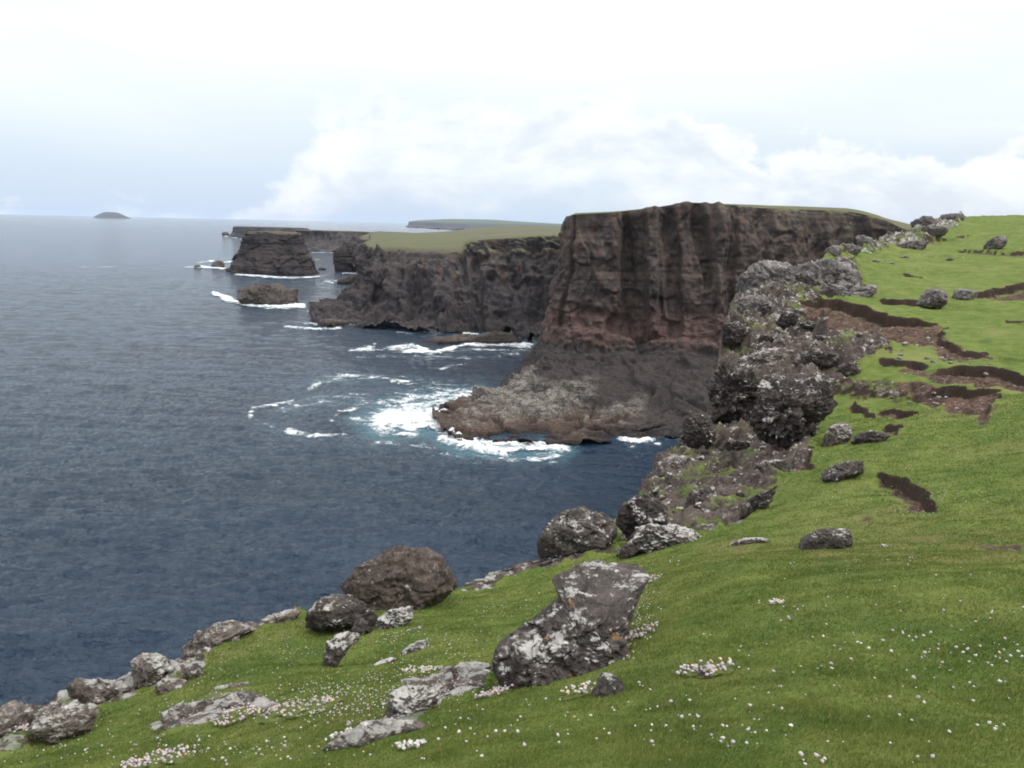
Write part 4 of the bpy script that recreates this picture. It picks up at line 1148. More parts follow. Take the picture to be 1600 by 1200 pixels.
BO = [
    # outline, contact point, material, label, options
    ([(533, 915), (548, 900), (566, 880), (590, 868), (620, 857), (655, 852), (672, 856), (692, 875), (710, 902), (714, 920), (690, 938), (650, 950), (620, 955), (585, 948), (560, 935), (540, 925)],
     (625, 948), M_BOULDER_BARE, 'largest brown boulder perched on the cliff edge against the sea', dict(sub=6, depth=0.8, amp=0.10, dY=0.6, nsc=2.3, fac=(0.80, 0.96), cuts=16, sink=0.05)),
    ([(472, 980), (480, 955), (497, 938), (520, 928), (548, 930), (570, 937), (592, 950), (598, 960), (590, 972), (560, 985), (530, 990), (490, 992)],
     (530, 985), M_BOULDER, 'dark boulder with pale speckled top leaning below the largest brown boulder', dict(sub=6, depth=0.8, amp=0.08)),
    ([(545, 992), (556, 968), (566, 962), (575, 978), (590, 985), (560, 1002)], (562, 992), M_BOULDER, 'small grey wedge rock in front of the speckled dark boulder', dict(sub=5, depth=0.8)),
    ([(585, 990), (590, 965), (610, 950), (640, 948), (652, 952), (640, 970), (610, 985)], (612, 985), M_BOULDER_PALE, 'grey ribbed rock at the foot of the largest brown boulder', dict(sub=6, depth=0.7, amp=0.14)),
    ([(503, 1030), (512, 1005), (530, 990), (560, 988), (570, 995), (545, 1010), (530, 1030), (518, 1045), (506, 1042)],
     (520, 1035), M_BOULDER_PALE, 'narrow black rock splashed with white lichen in the grass below the leaning boulder', dict(sub=5, depth=0.7, amp=0.12)),
    ([(598, 1000), (640, 985), (672, 973), (682, 975), (660, 985), (620, 1003), (600, 1008)], (640, 993), M_BOULDER_PALE, 'thin pale slanting ledge in the grass under the largest boulder', dict(sub=5, depth=0.5, amp=0.12)),
    ([(620, 1022), (640, 1006), (668, 998), (674, 1010), (664, 1022), (640, 1020), (622, 1028)], (650, 1018), M_BOULDER_PALE, 'small pinkish rock in the grass between the thin ledges', dict(sub=5, depth=0.6, amp=0.1)),
    ([(572, 1046), (590, 1034), (612, 1026), (624, 1028), (605, 1038), (580, 1052)], (600, 1038), M_BOULDER_PALE, 'tiny sliver of pale rock lowest in the row of slanting ledges', dict(sub=4, depth=0.5, amp=0.1)),
    ([(830, 882), (838, 850), (850, 828), (868, 808), (885, 797), (910, 792), (940, 793), (955, 806), (962, 826), (960, 850), (930, 866), (900, 875), (862, 886)],
     (890, 874), M_BOULDER, 'tall dark boulder streaked with pale lichen at the cliff edge above the big lichened slab', dict(sub=7, depth=0.8, amp=0.08)),
    ([(962, 815), (972, 795), (985, 776), (1005, 774), (1030, 784), (1050, 795), (1045, 815), (1010, 835), (975, 835)],
     (1005, 832), M_CRAG, 'black crag behind the tall lichened boulder at the cliff edge', dict(sub=6, depth=0.8, amp=0.12)),
    ([(965, 852), (990, 828), (1015, 817), (1040, 822), (1058, 820), (1082, 826), (1102, 846), (1085, 853), (1050, 856), (1010, 862), (975, 864)],
     (1030, 854), M_BOULDER_PALE, 'wide low pale lichen-covered rock right of the tall dark boulder', dict(sub=6, depth=0.7, amp=0.13)),
    ([(960, 868), (975, 850), (1000, 852), (1010, 862), (985, 872)], (985, 866), M_CRAG, 'small black rock tucked under the left end of the pale low rock', dict(sub=5, depth=0.7)),
    ([(775, 1040), (780, 1012), (800, 990), (818, 980), (840, 965), (862, 940), (872, 930), (862, 905), (880, 890), (915, 870), (950, 862), (985, 868), (1012, 880), (1020, 900),
      (1000, 935), (985, 965), (975, 1000), (985, 1030), (1004, 1046), (985, 1052), (950, 1055), (905, 1070), (860, 1066), (820, 1064), (780, 1056)],
     (890, 1058), M_BOULDER, 'big long black slab blotched with white lichen lying down the near slope', dict(sub=7, depth=0.5, amp=0.075, cuts=12, nsc=3.6, sink=0.03, fac=(0.82, 0.95), dY=0.45, ctr=(905, 985), lean=0.75)),
    ([(925, 1085), (930, 1060), (942, 1050), (958, 1054), (975, 1068), (985, 1080), (965, 1090), (945, 1096), (928, 1098)],
     (945, 1088), M_BOULDER, 'small dark rock with orange lichen cap beside the lower end of the big slab', dict(sub=5, depth=0.8, amp=0.12)),
    ([(697, 1062), (705, 1042), (730, 1034), (768, 1036), (772, 1060), (740, 1066)], (735, 1062), M_EDGE, 'flat brown rock touching the lower left corner of the big slab', dict(sub=6, depth=0.6, amp=0.09)),
    ([(600, 1120), (605, 1092), (625, 1074), (660, 1072), (690, 1080), (690, 1100), (665, 1110), (650, 1125), (628, 1130)],
     (645, 1118), M_BOULDER_PALE, 'knobbly rock plastered with white lichen in the foreground left of the big slab', dict(sub=6, depth=0.6, amp=0.13)),
    ([(690, 1085), (700, 1068), (730, 1062), (756, 1072), (750, 1088), (715, 1095)], (722, 1088), M_EDGE, 'low grey rock between the white-lichened knob and the big slab', dict(sub=6, depth=0.6, amp=0.12)),
    ([(500, 1168), (530, 1150), (570, 1128), (610, 1124), (650, 1125), (680, 1135), (640, 1150), (590, 1160), (540, 1168)],
     (590, 1152), M_EDGE, 'long flat brown slab sunk in the turf at the bottom of the foreground', dict(sub=6, depth=0.45, amp=0.06, cuts=5)),
    ([(1245, 856), (1252, 840), (1268, 832), (1290, 826), (1320, 826), (1340, 832), (1344, 846), (1325, 858), (1305, 866), (1270, 862)],
     (1295, 860), M_BOULDER, 'solitary boulder half black half white lichen on the green crest at right', dict(sub=6, depth=0.8, amp=0.08, sink=0.3, dY=0.2)),
    ([(1274, 752), (1280, 740), (1300, 728), (1330, 720), (1355, 719), (1363, 726), (1350, 738), (1320, 745), (1298, 757), (1280, 759)],
     (1315, 750), M_BOULDER, 'elongated tilted black rock with pale top lying in the turf above the crest boulder', dict(sub=6, depth=0.7, amp=0.08, sink=0.35, dY=0.35)),
    ([(1132, 850), (1160, 841), (1190, 840), (1212, 847), (1190, 852), (1150, 853)], (1175, 850), M_BOULDER_PALE, 'thin pale rock sliver just above the green crest', dict(sub=5, depth=0.6, amp=0.1)),
    ([(1370, 856), (1378, 850), (1390, 852), (1388, 859), (1376, 860)], (1380, 858), M_BOULDER_PALE, 'fist-sized pale stone right of the boulder on the green crest', dict(sub=4, depth=0.8)),
    # left edge
    ([(98, 1090), (104, 1070), (120, 1060), (150, 1062), (180, 1062), (200, 1068), (216, 1078), (190, 1088), (150, 1098), (110, 1102)],
     (150, 1096), M_EDGE, 'rounded brown rock on the cliff edge near the bottom left corner', dict(sub=6, depth=0.8, amp=0.09)),
    ([(198, 1055), (204, 1035), (220, 1020), (245, 1022), (268, 1030), (280, 1045), (262, 1052), (240, 1066), (222, 1072), (205, 1068)],
     (235, 1066), M_EDGE, 'blocky grey rock with dark hollow beneath on the lower left cliff edge', dict(sub=6, depth=0.8, amp=0.08)),
    ([(262, 1035), (285, 1012), (308, 992), (335, 976), (370, 972), (400, 968), (420, 976), (395, 990), (360, 1000), (335, 1012), (310, 1026), (280, 1030)],
     (340, 1008), M_EDGE, 'long lichened ledge running up the left cliff edge', dict(sub=6, depth=0.6, amp=0.12)),
    ([(395, 978), (420, 962), (450, 953), (478, 953), (470, 964), (440, 972), (410, 984)], (440, 972), M_EDGE, 'thin pale rim of rock at the upper end of the left cliff edge', dict(sub=5, depth=0.6, amp=0.13)),
    ([(-30, 1150), (-20, 1115), (0, 1096), (25, 1096), (48, 1105), (55, 1125), (30, 1145), (0, 1165)], (15, 1155), M_EDGE, 'cracked pale rock cut off by the left border of the view', dict(sub=6, depth=0.8, amp=0.12)),
    ([(40, 1150), (60, 1118), (100, 1100), (140, 1106), (156, 1122), (148, 1140), (110, 1150), (60, 1162)], (100, 1150), M_EDGE, 'broad cracked grey rock behind the pink flower cushion at bottom left', dict(sub=6, depth=0.6, amp=0.12)),
    ([(230, 1085), (245, 1062), (262, 1058), (290, 1062), (300, 1072), (270, 1085)], (262, 1080), M_EDGE, 'low dark flat rock right of the blocky grey edge rock', dict(sub=5, depth=0.6, amp=0.1)),
    ([(282, 1064), (290, 1044), (310, 1036), (322, 1046), (312, 1060), (292, 1066)], (302, 1060), M_BOULDER, 'small black stone in brown turf below the long left ledge', dict(sub=5, depth=0.7, amp=0.12)),
    ([(325, 1112), (350, 1088), (378, 1080), (410, 1086), (425, 1105), (390, 1114), (345, 1118)], (378, 1108), M_EDGE, 'low brown hump of rock in the flowery foreground turf at left', dict(sub=6, depth=0.6, amp=0.1)),
    ([(235, 1122), (270, 1104), (310, 1096), (345, 1098), (330, 1115), (290, 1128), (250, 1134)], (290, 1120), M_EDGE, 'flat cracked rock left of the low brown hump in the foreground', dict(sub=6, depth=0.5, amp=0.12)),
    ([(325, 1078), (350, 1068), (400, 1064), (398, 1072), (350, 1080), (330, 1086)], (362, 1076), M_EDGE, 'thin ledge in the turf just above the low brown hump', dict(sub=5, depth=0.5, amp=0.1)),
    # right and middle distance
    ([(1148, 458), (1155, 436), (1170, 414), (1195, 409), (1238, 411), (1245, 425), (1240, 445), (1235, 462), (1200, 461), (1165, 462)],
     (1195, 460), M_OUTCROP, 'left half of the big pale grey outcrop on the headland side', dict(sub=6, depth=0.9, amp=0.13, dY=1.5, nsc=3.0)),
    ([(1236, 455), (1240, 425), (1255, 408), (1285, 406), (1320, 412), (1342, 424), (1348, 436), (1330, 446), (1290, 454), (1255, 463)],
     (1290, 456), M_OUTCROP, 'right half of the big pale grey outcrop with fractured top', dict(sub=6, depth=0.9, amp=0.13, dY=1.5, nsc=3.0)),
    ([(1270, 462), (1290, 448), (1325, 443), (1345, 450), (1370, 445), (1372, 458), (1340, 466), (1300, 468)], (1330, 464), M_OUTCROP, 'low dark ledge under the right half of the grey outcrop', dict(sub=6, depth=0.7, amp=0.12)),
    ([(1335, 462), (1345, 450), (1358, 444), (1372, 448), (1370, 460), (1355, 464)], (1355, 462), M_OUTCROP, 'small grey rock between the outcrop and the dark peat bank', dict(sub=5, depth=0.8, amp=0.1)),
    ([(1284, 400), (1290, 390), (1302, 383), (1316, 386), (1318, 398), (1300, 403)], (1302, 400), M_OUTCROP, 'grey rock just above the big outcrop, left of its rounder neighbour', dict(sub=5, depth=0.8, amp=0.1)),
    ([(1312, 398), (1318, 386), (1330, 382), (1346, 385), (1348, 392), (1335, 398)], (1330, 397), M_OUTCROP, 'rounded grey rock second in the row above the big outcrop', dict(sub=5, depth=0.8, amp=0.08)),
    ([(1332, 372), (1336, 367), (1350, 368), (1364, 373), (1366, 384), (1352, 389), (1344, 384)], (1355, 387), M_OUTCROP, 'pinkish grey tooth of rock at the head of the gully', dict(sub=5, depth=0.7, amp=0.1)),
    ([(1385, 390), (1400, 383), (1430, 375), (1458, 379), (1455, 386), (1430, 390), (1400, 392)], (1425, 389), M_OUTCROP, 'low spread of grey bedrock below the skyline crags', dict(sub=6, depth=0.7, amp=0.12)),
    ([(1422, 360), (1424, 347), (1440, 340), (1462, 337), (1470, 346), (1450, 356), (1430, 365)], (1445, 358), M_OUTCROP, 'dark crag on the skyline beside the gap in the land', dict(sub=6, depth=0.8, amp=0.14)),
    ([(1422, 372), (1440, 358), (1460, 350), (1478, 354), (1482, 364), (1460, 370), (1435, 376)], (1455, 371), M_OUTCROP, 'tilted grey slabs directly below the dark skyline crag', dict(sub=6, depth=0.8, amp=0.14)),
    ([(1462, 345), (1470, 336), (1490, 333), (1515, 334), (1512, 341), (1480, 348)], (1490, 344), M_OUTCROP, 'long low crag on the skyline right of the dark one', dict(sub=6, depth=0.8, amp=0.12)),
    ([(1534, 390), (1542, 377), (1555, 371), (1570, 368), (1578, 376), (1570, 385), (1558, 391), (1540, 392)], (1556, 390), M_OUTCROP, 'grey rock in the peat step near the right border of the view', dict(sub=6, depth=0.8, amp=0.12)),
    ([(1430, 476), (1438, 462), (1450, 452), (1465, 449), (1480, 458), (1488, 468), (1475, 478), (1455, 481)], (1460, 479), M_OUTCROP, 'large pointed grey boulder in the dark peat bank at right', dict(sub=6, depth=0.8, amp=0.09)),
    ([(1484, 468), (1488, 456), (1500, 451), (1518, 453), (1532, 458), (1518, 466), (1495, 470)], (1508, 467), M_OUTCROP, 'lower broken grey rock touching the pointed boulder', dict(sub=6, depth=0.8, amp=0.12)),
    # the broken slope
    ([(1182, 690), (1172, 660), (1180, 638), (1190, 620), (1185, 605), (1200, 590), (1230, 587), (1270, 590), (1298, 600), (1303, 625), (1296, 640), (1285, 655), (1275, 670), (1262, 690), (1230, 697)],
     (1235, 694), M_CRAG, 'big black crag with white lichened top standing above the gully slope', dict(sub=7, depth=0.8, amp=0.14, nsc=2.8)),
    ([(1228, 625), (1238, 606), (1262, 600), (1290, 612), (1300, 630), (1285, 645), (1255, 640)], (1235, 690), M_BOULDER_PALE, 'pale lichen-crusted boulder capping the big black crag', dict(sub=6, depth=0.9, amp=0.12, dY=-0.7)),
    ([(1118, 650), (1112, 610), (1120, 580), (1135, 570), (1165, 565), (1185, 580), (1190, 610), (1180, 650), (1150, 668), (1125, 665)],
     (1150, 664), M_CRAG, 'dark overhanging crag on the cliff edge left of the big lichened crag', dict(sub=7, depth=0.8, amp=0.16, nsc=2.8)),
    ([(1150, 580), (1165, 560), (1195, 545), (1225, 545), (1245, 555), (1240, 568), (1200, 575), (1165, 585)], (1195, 578), M_EDGE, 'brown and white mottled rock shelf above the two dark crags', dict(sub=6, depth=0.8, amp=0.14)),
    ([(1122, 520), (1130, 508), (1150, 503), (1165, 508), (1170, 520), (1155, 535), (1130, 540)], (1148, 536), M_CRAG, 'dark rock with grassy cap jutting from the cliff edge', dict(sub=6, depth=0.8, amp=0.14)),
    ([(1145, 490), (1148, 468), (1165, 462), (1195, 462), (1210, 470), (1205, 482), (1185, 492), (1160, 496)], (1178, 492), M_OUTCROP, 'flat-topped grey rock directly below the left half of the big outcrop', dict(sub=6, depth=0.8, amp=0.14)),
    ([(1210, 505), (1215, 490), (1232, 486), (1248, 492), (1246, 505), (1228, 510)], (1230, 508), M_CRAG, 'bluish grey block among turf patches on the broken slope', dict(sub=5, depth=0.8, amp=0.1)),
    ([(1240, 572), (1250, 556), (1275, 548), (1310, 552), (1312, 565), (1285, 575), (1255, 578)], (1278, 574), M_CRAG, 'jagged dark rock with white tips right of the mottled shelf', dict(sub=6, depth=0.8, amp=0.16)),
    ([(1300, 582), (1308, 570), (1330, 566), (1345, 572), (1345, 584), (1320, 590)], (1322, 587), M_CRAG, 'small dark white-flecked rock beside the green tongue of turf', dict(sub=5, depth=0.8, amp=0.16)),
    ([(1283, 692), (1292, 672), (1310, 660), (1322, 658), (1330, 672), (1328, 688), (1300, 696)], (1305, 693), M_EDGE, 'reddish rock with pale tip in the turf right of the big black crag', dict(sub=6, depth=0.8, amp=0.14)),
    ([(1328, 690), (1340, 678), (1360, 673), (1385, 678), (1395, 686), (1370, 692), (1340, 694)], (1362, 691), M_CRAG, 'low dark stone next to the reddish pale-tipped rock', dict(sub=5, depth=0.8, amp=0.14)),
    ([(1120, 700), (1135, 690), (1165, 688), (1180, 698), (1150, 706), (1128, 708)], (1150, 705), M_CRAG, 'flat black stone on the brown slope below the big crag', dict(sub=5, depth=0.6, amp=0.12)),
    ([(1062, 690), (1066, 660), (1080, 645), (1105, 650), (1118, 668), (1115, 688), (1085, 700)], (1090, 698), M_CRAG, 'lowest black crag at the cliff edge beside the narrow inlet', dict(sub=6, depth=0.8, amp=0.16)),
    ([(1165, 738), (1180, 724), (1215, 718), (1250, 722), (1245, 738), (1210, 744), (1180, 746)], (1208, 742), M_CRAG, 'smooth dark slab at the turf edge above the brown scree', dict(sub=6, depth=0.6, amp=0.1)),
    ([(1020, 745), (1030, 722), (1055, 712), (1085, 715), (1090, 728), (1060, 740), (1035, 752)], (1052, 742), M_EDGE, 'pale-topped ledge rock on the edge above the dark water', dict(sub=6, depth=0.7, amp=0.12)),
    ([(1150, 812), (1160, 790), (1180, 775), (1205, 768), (1216, 756), (1220, 772), (1200, 790), (1170, 808)], (1182, 796), M_CRAG, 'dark rib of rock along the turf edge of the brown scree', dict(sub=6, depth=0.6, amp=0.14)),
    ([(1060, 790), (1075, 768), (1110, 758), (1130, 768), (1120, 785), (1085, 798)], (1095, 792), M_CRAG, 'grey-black hump in the middle of the brown scree', dict(sub=6, depth=0.6, amp=0.14)),
]
for i, (ol, base, mt, lb, kw) in enumerate(BO):
    rock_on(ol, base, mt, lb, seed=i + 1, **kw)

# low edge rocks sinking into the turf between the boulders
LOW = [
    (745, 912, 44, 10, -14, M_EDGE, 'narrow dark ledge on the edge right of the largest brown boulder'),
    (800, 893, 60, 12, -14, M_CRAG, 'long black ledge on the edge left of the tall dark boulder'),
    (868, 880, 60, 12, -12, M_CRAG, 'dark shelf directly under the tall lichened boulder'),
    (1390, 412, 16, 5, 0, M_BOULDER_PALE, 'small white stone on the upper green slope, left of the little peat nick'),
    (1368, 408, 12, 5, 0, M_BOULDER_PALE, 'pair-mate white stone at the left of the upper green slope'),
    (1414, 402, 14, 4, 0, M_BOULDER_PALE, 'white stone above the little peat nick on the upper green slope'),
    (1484, 405, 12, 5, 0, M_OUTCROP, 'small grey stone alone on the upper green slope'),
    (1106, 1050, 34, 22, 0, M_EDGE, 'small stone under a cushion of pink flowers on the near green slope'),
    (1240, 560, 26, 8, 0, M_EDGE, 'flat stone with turf edge on the upper broken slope'),
    (1200, 530, 34, 12, 4, M_CRAG, 'low black rock among tufts on the upper broken slope'),
    (1285, 530, 40, 9, 3, M_CRAG, 'dark ledge lying across the red-brown hollow'),
    (1370, 548, 44, 12, 3, M_CRAG, 'grey ledge at the near rim of the red-brown hollow'),
    (1150, 610, 24, 14, 0, M_EDGE, 'pale ledge on the face of the dark overhanging crag'),
    (1265, 508, 30, 10, 4, M_CRAG, 'low dark rock at the left end of the red-brown hollow'),
    (1100, 735, 46, 10, -8, M_EDGE, 'low pale ledge crossing the upper brown scree'),
    (1065, 765, 40, 10, -10, M_CRAG, 'low dark ledge near the left side of the brown scree'),
    (1140, 750, 30, 9, -4, M_CRAG, 'small dark ledge by the green tongue in the scree'),
]
for i, (x, y, w, h, r, mt, lb) in enumerate(LOW):
    rock_on(ell(x, y, w, h, r, i + 40), (x, y + h * 0.3), mt, lb, seed=i + 80, sub=5, depth=0.8, amp=0.15, cat='rock', name='rock')

# loose stones on the broken slope and along the left edge: nothing tells them apart
rg = np.random.default_rng(15)
ZONES = [([(1290, 480), (1470, 512), (1480, 545), (1540, 560), (1560, 580), (1440, 580), (1300, 530)], 34, M_EDGE, (4, 12), 'small stone lying in the red-brown peat hollow', 'stones in the upper peat hollow'),
         ([(1300, 600), (1450, 604), (1560, 614), (1530, 640), (1400, 625)], 24, M_EDGE, (4, 11), 'small stone lying in the lower brown peat hollow', 'stones in the lower peat hollow'),
         ([(975, 820), (1010, 750), (1060, 705), (1110, 690), (1180, 700), (1250, 718), (1205, 760), (1150, 805), (1060, 832)], 46, M_CRAG, (5, 17), 'small dark stone lying loose on the brown scree above the inlet', 'loose stones on the brown scree'),
         ([(1125, 560), (1150, 500), (1250, 478), (1300, 540), (1300, 585), (1180, 590), (1125, 600)], 50, M_EDGE, (5, 18), 'small grey stone lying loose on the broken slope below the grey outcrop', 'loose stones on the upper broken slope'),
         ([(0, 1140), (100, 1095), (215, 1062), (300, 1018), (400, 975), (460, 962), (330, 1030), (210, 1090), (100, 1150), (0, 1180)], 44, M_EDGE, (8, 26), 'small cracked stone in the turf along the lower left cliff edge', 'small stones along the left cliff edge'),
         ([(1290, 400), (1345, 380), (1430, 352), (1500, 337), (1500, 350), (1440, 372), (1350, 396)], 26, M_OUTCROP, (5, 13), 'small grey stone among the crags near the skyline', 'small stones among the skyline crags'),
         ([(500, 1165), (600, 1080), (700, 1035), (770, 1060), (690, 1110), (600, 1165)], 16, M_BOULDER_PALE, (7, 18), 'small pale stone in the turf left of the big slab', 'small pale stones near the big slab')]
sproto = {}
for zi, (poly, n, mt, (s0, s1_), lb, gp) in enumerate(ZONES):
    pa = np.array(poly); k = 0; m = 0
    while k < n and m < 4000:
        m += 1
        px, py = rg.uniform(pa[:, 0].min(), pa[:, 0].max()), rg.uniform(pa[:, 1].min(), pa[:, 1].max())
        if in_poly_field(np.array([px]), np.array([py]), [tuple(q_) for q_ in poly], 0.5)[0] < 0.5: continue
        g = find_ground(px, py)
        wpx = rg.uniform(s0, s1_) ** 1.0
        key = (mt.name, k % 5)
        rad = wpx / 2 * math.hypot(g[1], g[2] - CAM_Z) / F_PX
        if key not in sproto:
            o = outline_rock('loose_stone', ell(px, py, 14, 9, rg.uniform(-20, 20), k + 200), g[1], mt, sub=4, depth=0.9, amp=0.17, seed=700 + zi * 10 + k, cuts=14, fac=(0.62, 0.9), nsc=2.4)
            sproto[key] = (o, rad, 7 * math.hypot(g[1], g[2] - CAM_Z) / F_PX)
        src, _, r_src = sproto[key]
        if k >= 5 or src.get('label'):
            o = src.copy(); COL.objects.link(o)
        else:
            o = src
        tag(o, lb, 'stone', gp)
        f_ = rad / r_src
        o.scale = (f_ * rg.uniform(0.9, 1.25), f_ * rg.uniform(0.9, 1.2), f_ * rg.uniform(0.8, 1.2))
        o.rotation_euler = (0, 0, rg.uniform(0, 6.28))
        o.location = (g[0], g[1], ground_z(g[0], g[1])[0] + 0.05 * rad)
        k += 1

# ------------------------------------------------------------------ turf blades (uncountable)
def visible_spots(n, r0, r1, seed, azr=(-36, 36)):
    rg = np.random.default_rng(seed)
    a = rg.uniform(azr[0], azr[1], n) * D2R
    r = np.exp(rg.uniform(math.log(r0), math.log(r1), n))
    x, y = np.sin(a) * r, np.cos(a) * r
    ok = (r < np.exp(np.interp(a, _eaz, _er)))
    return x[ok], y[ok], r[ok]


x, y, r = visible_spots(950000, 1.9, 36, 21, (-42, 50))
rk = ground_attr(rock, x, y); so = ground_attr(soil, x, y)
n0 = fbm(np.stack([x * 1.3, y * 1.3, x * 0], 1), 3)
keep = (rk + n0 * 0.3 < 0.42) & (so + n0 * 0.25 < 0.42)
x, y, r = x[keep], y[keep], r[keep]
nb = len(x)
z = ground_z(x, y)
rg = np.random.default_rng(5)
tall = 0.7 + 0.6 * sstep(-0.3, 0.5, fbm(np.stack([x * 2.1, y * 2.1, x * 0 + 4], 1), 3))
hgt = rg.uniform(0.008, 0.022, nb) * tall * (1 + 0.05 * np.clip(r - 4, 0, 30))
wid = 0.0011 * np.clip(r, 2.6, 40) ** 0.85 * rg.uniform(0.7, 1.3, nb)
yaw = rg.uniform(0, 2 * math.pi, nb)
ln = rg.normal(0, 0.45, (nb, 2)) + np.array([0.35, 0.1])
bx = np.cos(yaw) * wid; by = np.sin(yaw) * wid
v0 = np.stack([x - bx, y - by, z - 0.006], 1); v1 = np.stack([x + bx, y + by, z - 0.006], 1)
v2 = np.stack([x + ln[:, 0] * hgt, y + ln[:, 1] * hgt, z + hgt], 1)
V = np.stack([v0, v1, v2], 1).reshape(-1, 3)
tone = np.repeat(rg.random(nb), 3)
gr_o = mesh_obj('grass', V, np.arange(nb * 3).reshape(-1, 3), blade_mat(), attrs={'tone': tone})
tag(gr_o, kind='stuff')

# ------------------------------------------------------------------ sea pinks
M_PET = plain_mat('thrift_petals', (0.50, 0.39, 0.46), (0.66, 0.61, 0.63), 60, 0.8, 0.3)
M_PETW = plain_mat('pale_petals', (0.58, 0.54, 0.53), (0.74, 0.72, 0.68), 60, 0.8, 0.3)
M_STEM = plain_mat('thrift_stems', (0.10, 0.12, 0.03), (0.20, 0.14, 0.06), 40)
M_LEAF = plain_mat('thrift_leaves', (0.045, 0.075, 0.016), (0.11, 0.12, 0.035), 25)
M_SEED = plain_mat('dry_seed_heads', (0.42, 0.30, 0.16), (0.55, 0.42, 0.26), 60)
hv, hf = ico(2)


def head_geo(rg, s=1.0):
    v = hv * np.array([1, 1, 0.72])
    v = v * (1 + 0.28 * rg.normal(size=len(v)))[:, None] * 0.0115 * s
    return v, hf


def flower_mesh(name, k, white):
    rg = np.random.default_rng(k)
    v, f = head_geo(rg)
    v = v + [0, 0, 0.045]
    ns = 4
    st_v = []
    for zz, rr in ((-0.02, 0.0013), (0.04, 0.001)):
        for a in range(ns):
            st_v.append((rr * math.cos(a * math.pi / 2), rr * math.sin(a * math.pi / 2), zz))
    st_v = np.array(st_v)
    st_f = [(a, (a + 1) % ns, ns + (a + 1) % ns, ns + a) for a in range(ns)]
    st_t = np.array([(q[0], q[1], q[2]) for q in st_f] + [(q[0], q[2], q[3]) for q in st_f]) + len(v)
    return np.vstack([v, st_v]), np.vstack([f, st_t]), np.concatenate([np.zeros(len(f)), np.ones(len(st_t))])


protos = []
for k in range(6):
    v, f, mi = flower_mesh('thrift_flower', k, k % 2)
    o = mesh_obj('thrift_flower', v, f, [M_PETW if k % 3 else M_PET, M_STEM], mat_idx=mi)
    tag(o, 'single small pale pink flower head on a short stem in the near turf', 'flower', 'pale sea thrift flowers dotted over the near turf')
    protos.append(o)

# drifts of flowers as the photograph shows them: (px, py, spread px, count)
DRIFT = [(1230, 960, 40, 10), (1110, 1000, 8, 2), (1170, 1015, 30, 5), (1275, 1000, 30, 6), (1340, 1010, 40, 8), (1410, 1000, 60, 10), (1480, 1030, 50, 12), (1560, 1030, 40, 14), (1300, 1045, 60, 9),
         (1520, 1050, 60, 9), (1240, 1070, 50, 6), (1200, 1150, 60, 8), (1255, 1195, 20, 5), (1080, 1140, 50, 8), (1120, 1170, 60, 6), (1300, 1180, 60, 5), (1500, 980, 70, 8), (1590, 960, 30, 6),
         (1050, 880, 14, 6), (1210, 945, 8, 4), (1010, 1080, 20, 4), (1060, 1120, 60, 6), (950, 1140, 60, 6), (850, 1140, 60, 5), (780, 1150, 50, 7), (720, 1145, 40, 6), (1190, 1125, 60, 5),
         (130, 1165, 30, 8), (80, 1190, 40, 8), (300, 1160, 20, 4), (250, 1160, 10, 6), (340, 1180, 20, 5), (420, 1170, 60, 14), (450, 1195, 40, 8), (820, 940, 40, 6), (1380, 1120, 60, 6), (1450, 1180, 50, 5), (1570, 1150, 30, 5)]
rg = np.random.default_rng(77)
spots = []
for px, py, sp, n in DRIFT:
    for _ in range(n):
        spots.append((px + rg.normal() * sp * 0.6, py + rg.normal() * sp * 0.35))
while len(spots) < 300:
    spots.append((rg.uniform(40, 760), rg.uniform(1060, 1200)))
spots = [s for s in spots if s[1] < 1206 and -10 < s[0] < 1612][:300]


_LY = np.exp(np.linspace(math.log(1.8), math.log(120), 700))


def land_hits(pp):
    out = []
    for s in range(0, len(pp), 256):
        dd = np.array([ray(*q) for q in pp[s:s + 256]])
        X = dd[:, :1] * _LY; Yy = np.broadcast_to(_LY, X.shape); Z = CAM_Z + dd[:, 2:3] * _LY
        G = ground_z(X.ravel(), Yy.ravel()).reshape(X.shape)
        hit = Z <= G
        i = np.where(hit.any(1), hit.argmax(1), 0)
        k = np.arange(len(dd))
        x, y = X[k, i], Yy[k, i]
        out.append(np.stack([x, y, ground_z(x, y)], 1))
    return np.vstack(out)


def land_hit(px, py):
    return land_hits([(px, py)])[0]


hits = land_hits(spots)
for i, (px, py) in enumerate(spots):
    g = hits[i]
    o = protos[i] if i < 6 else protos[i % 6].copy()
    if i >= 6: COL.objects.link(o)
    o.location = g
    o.rotation_euler = (rg.normal() * 0.25, rg.normal() * 0.25, rg.uniform(0, 6.28))
    s = rg.uniform(0.30, 0.95) ** 1.2 * (0.9 + 0.04 * max(0, g[1] - 3))
    o.scale = (s, s, s)

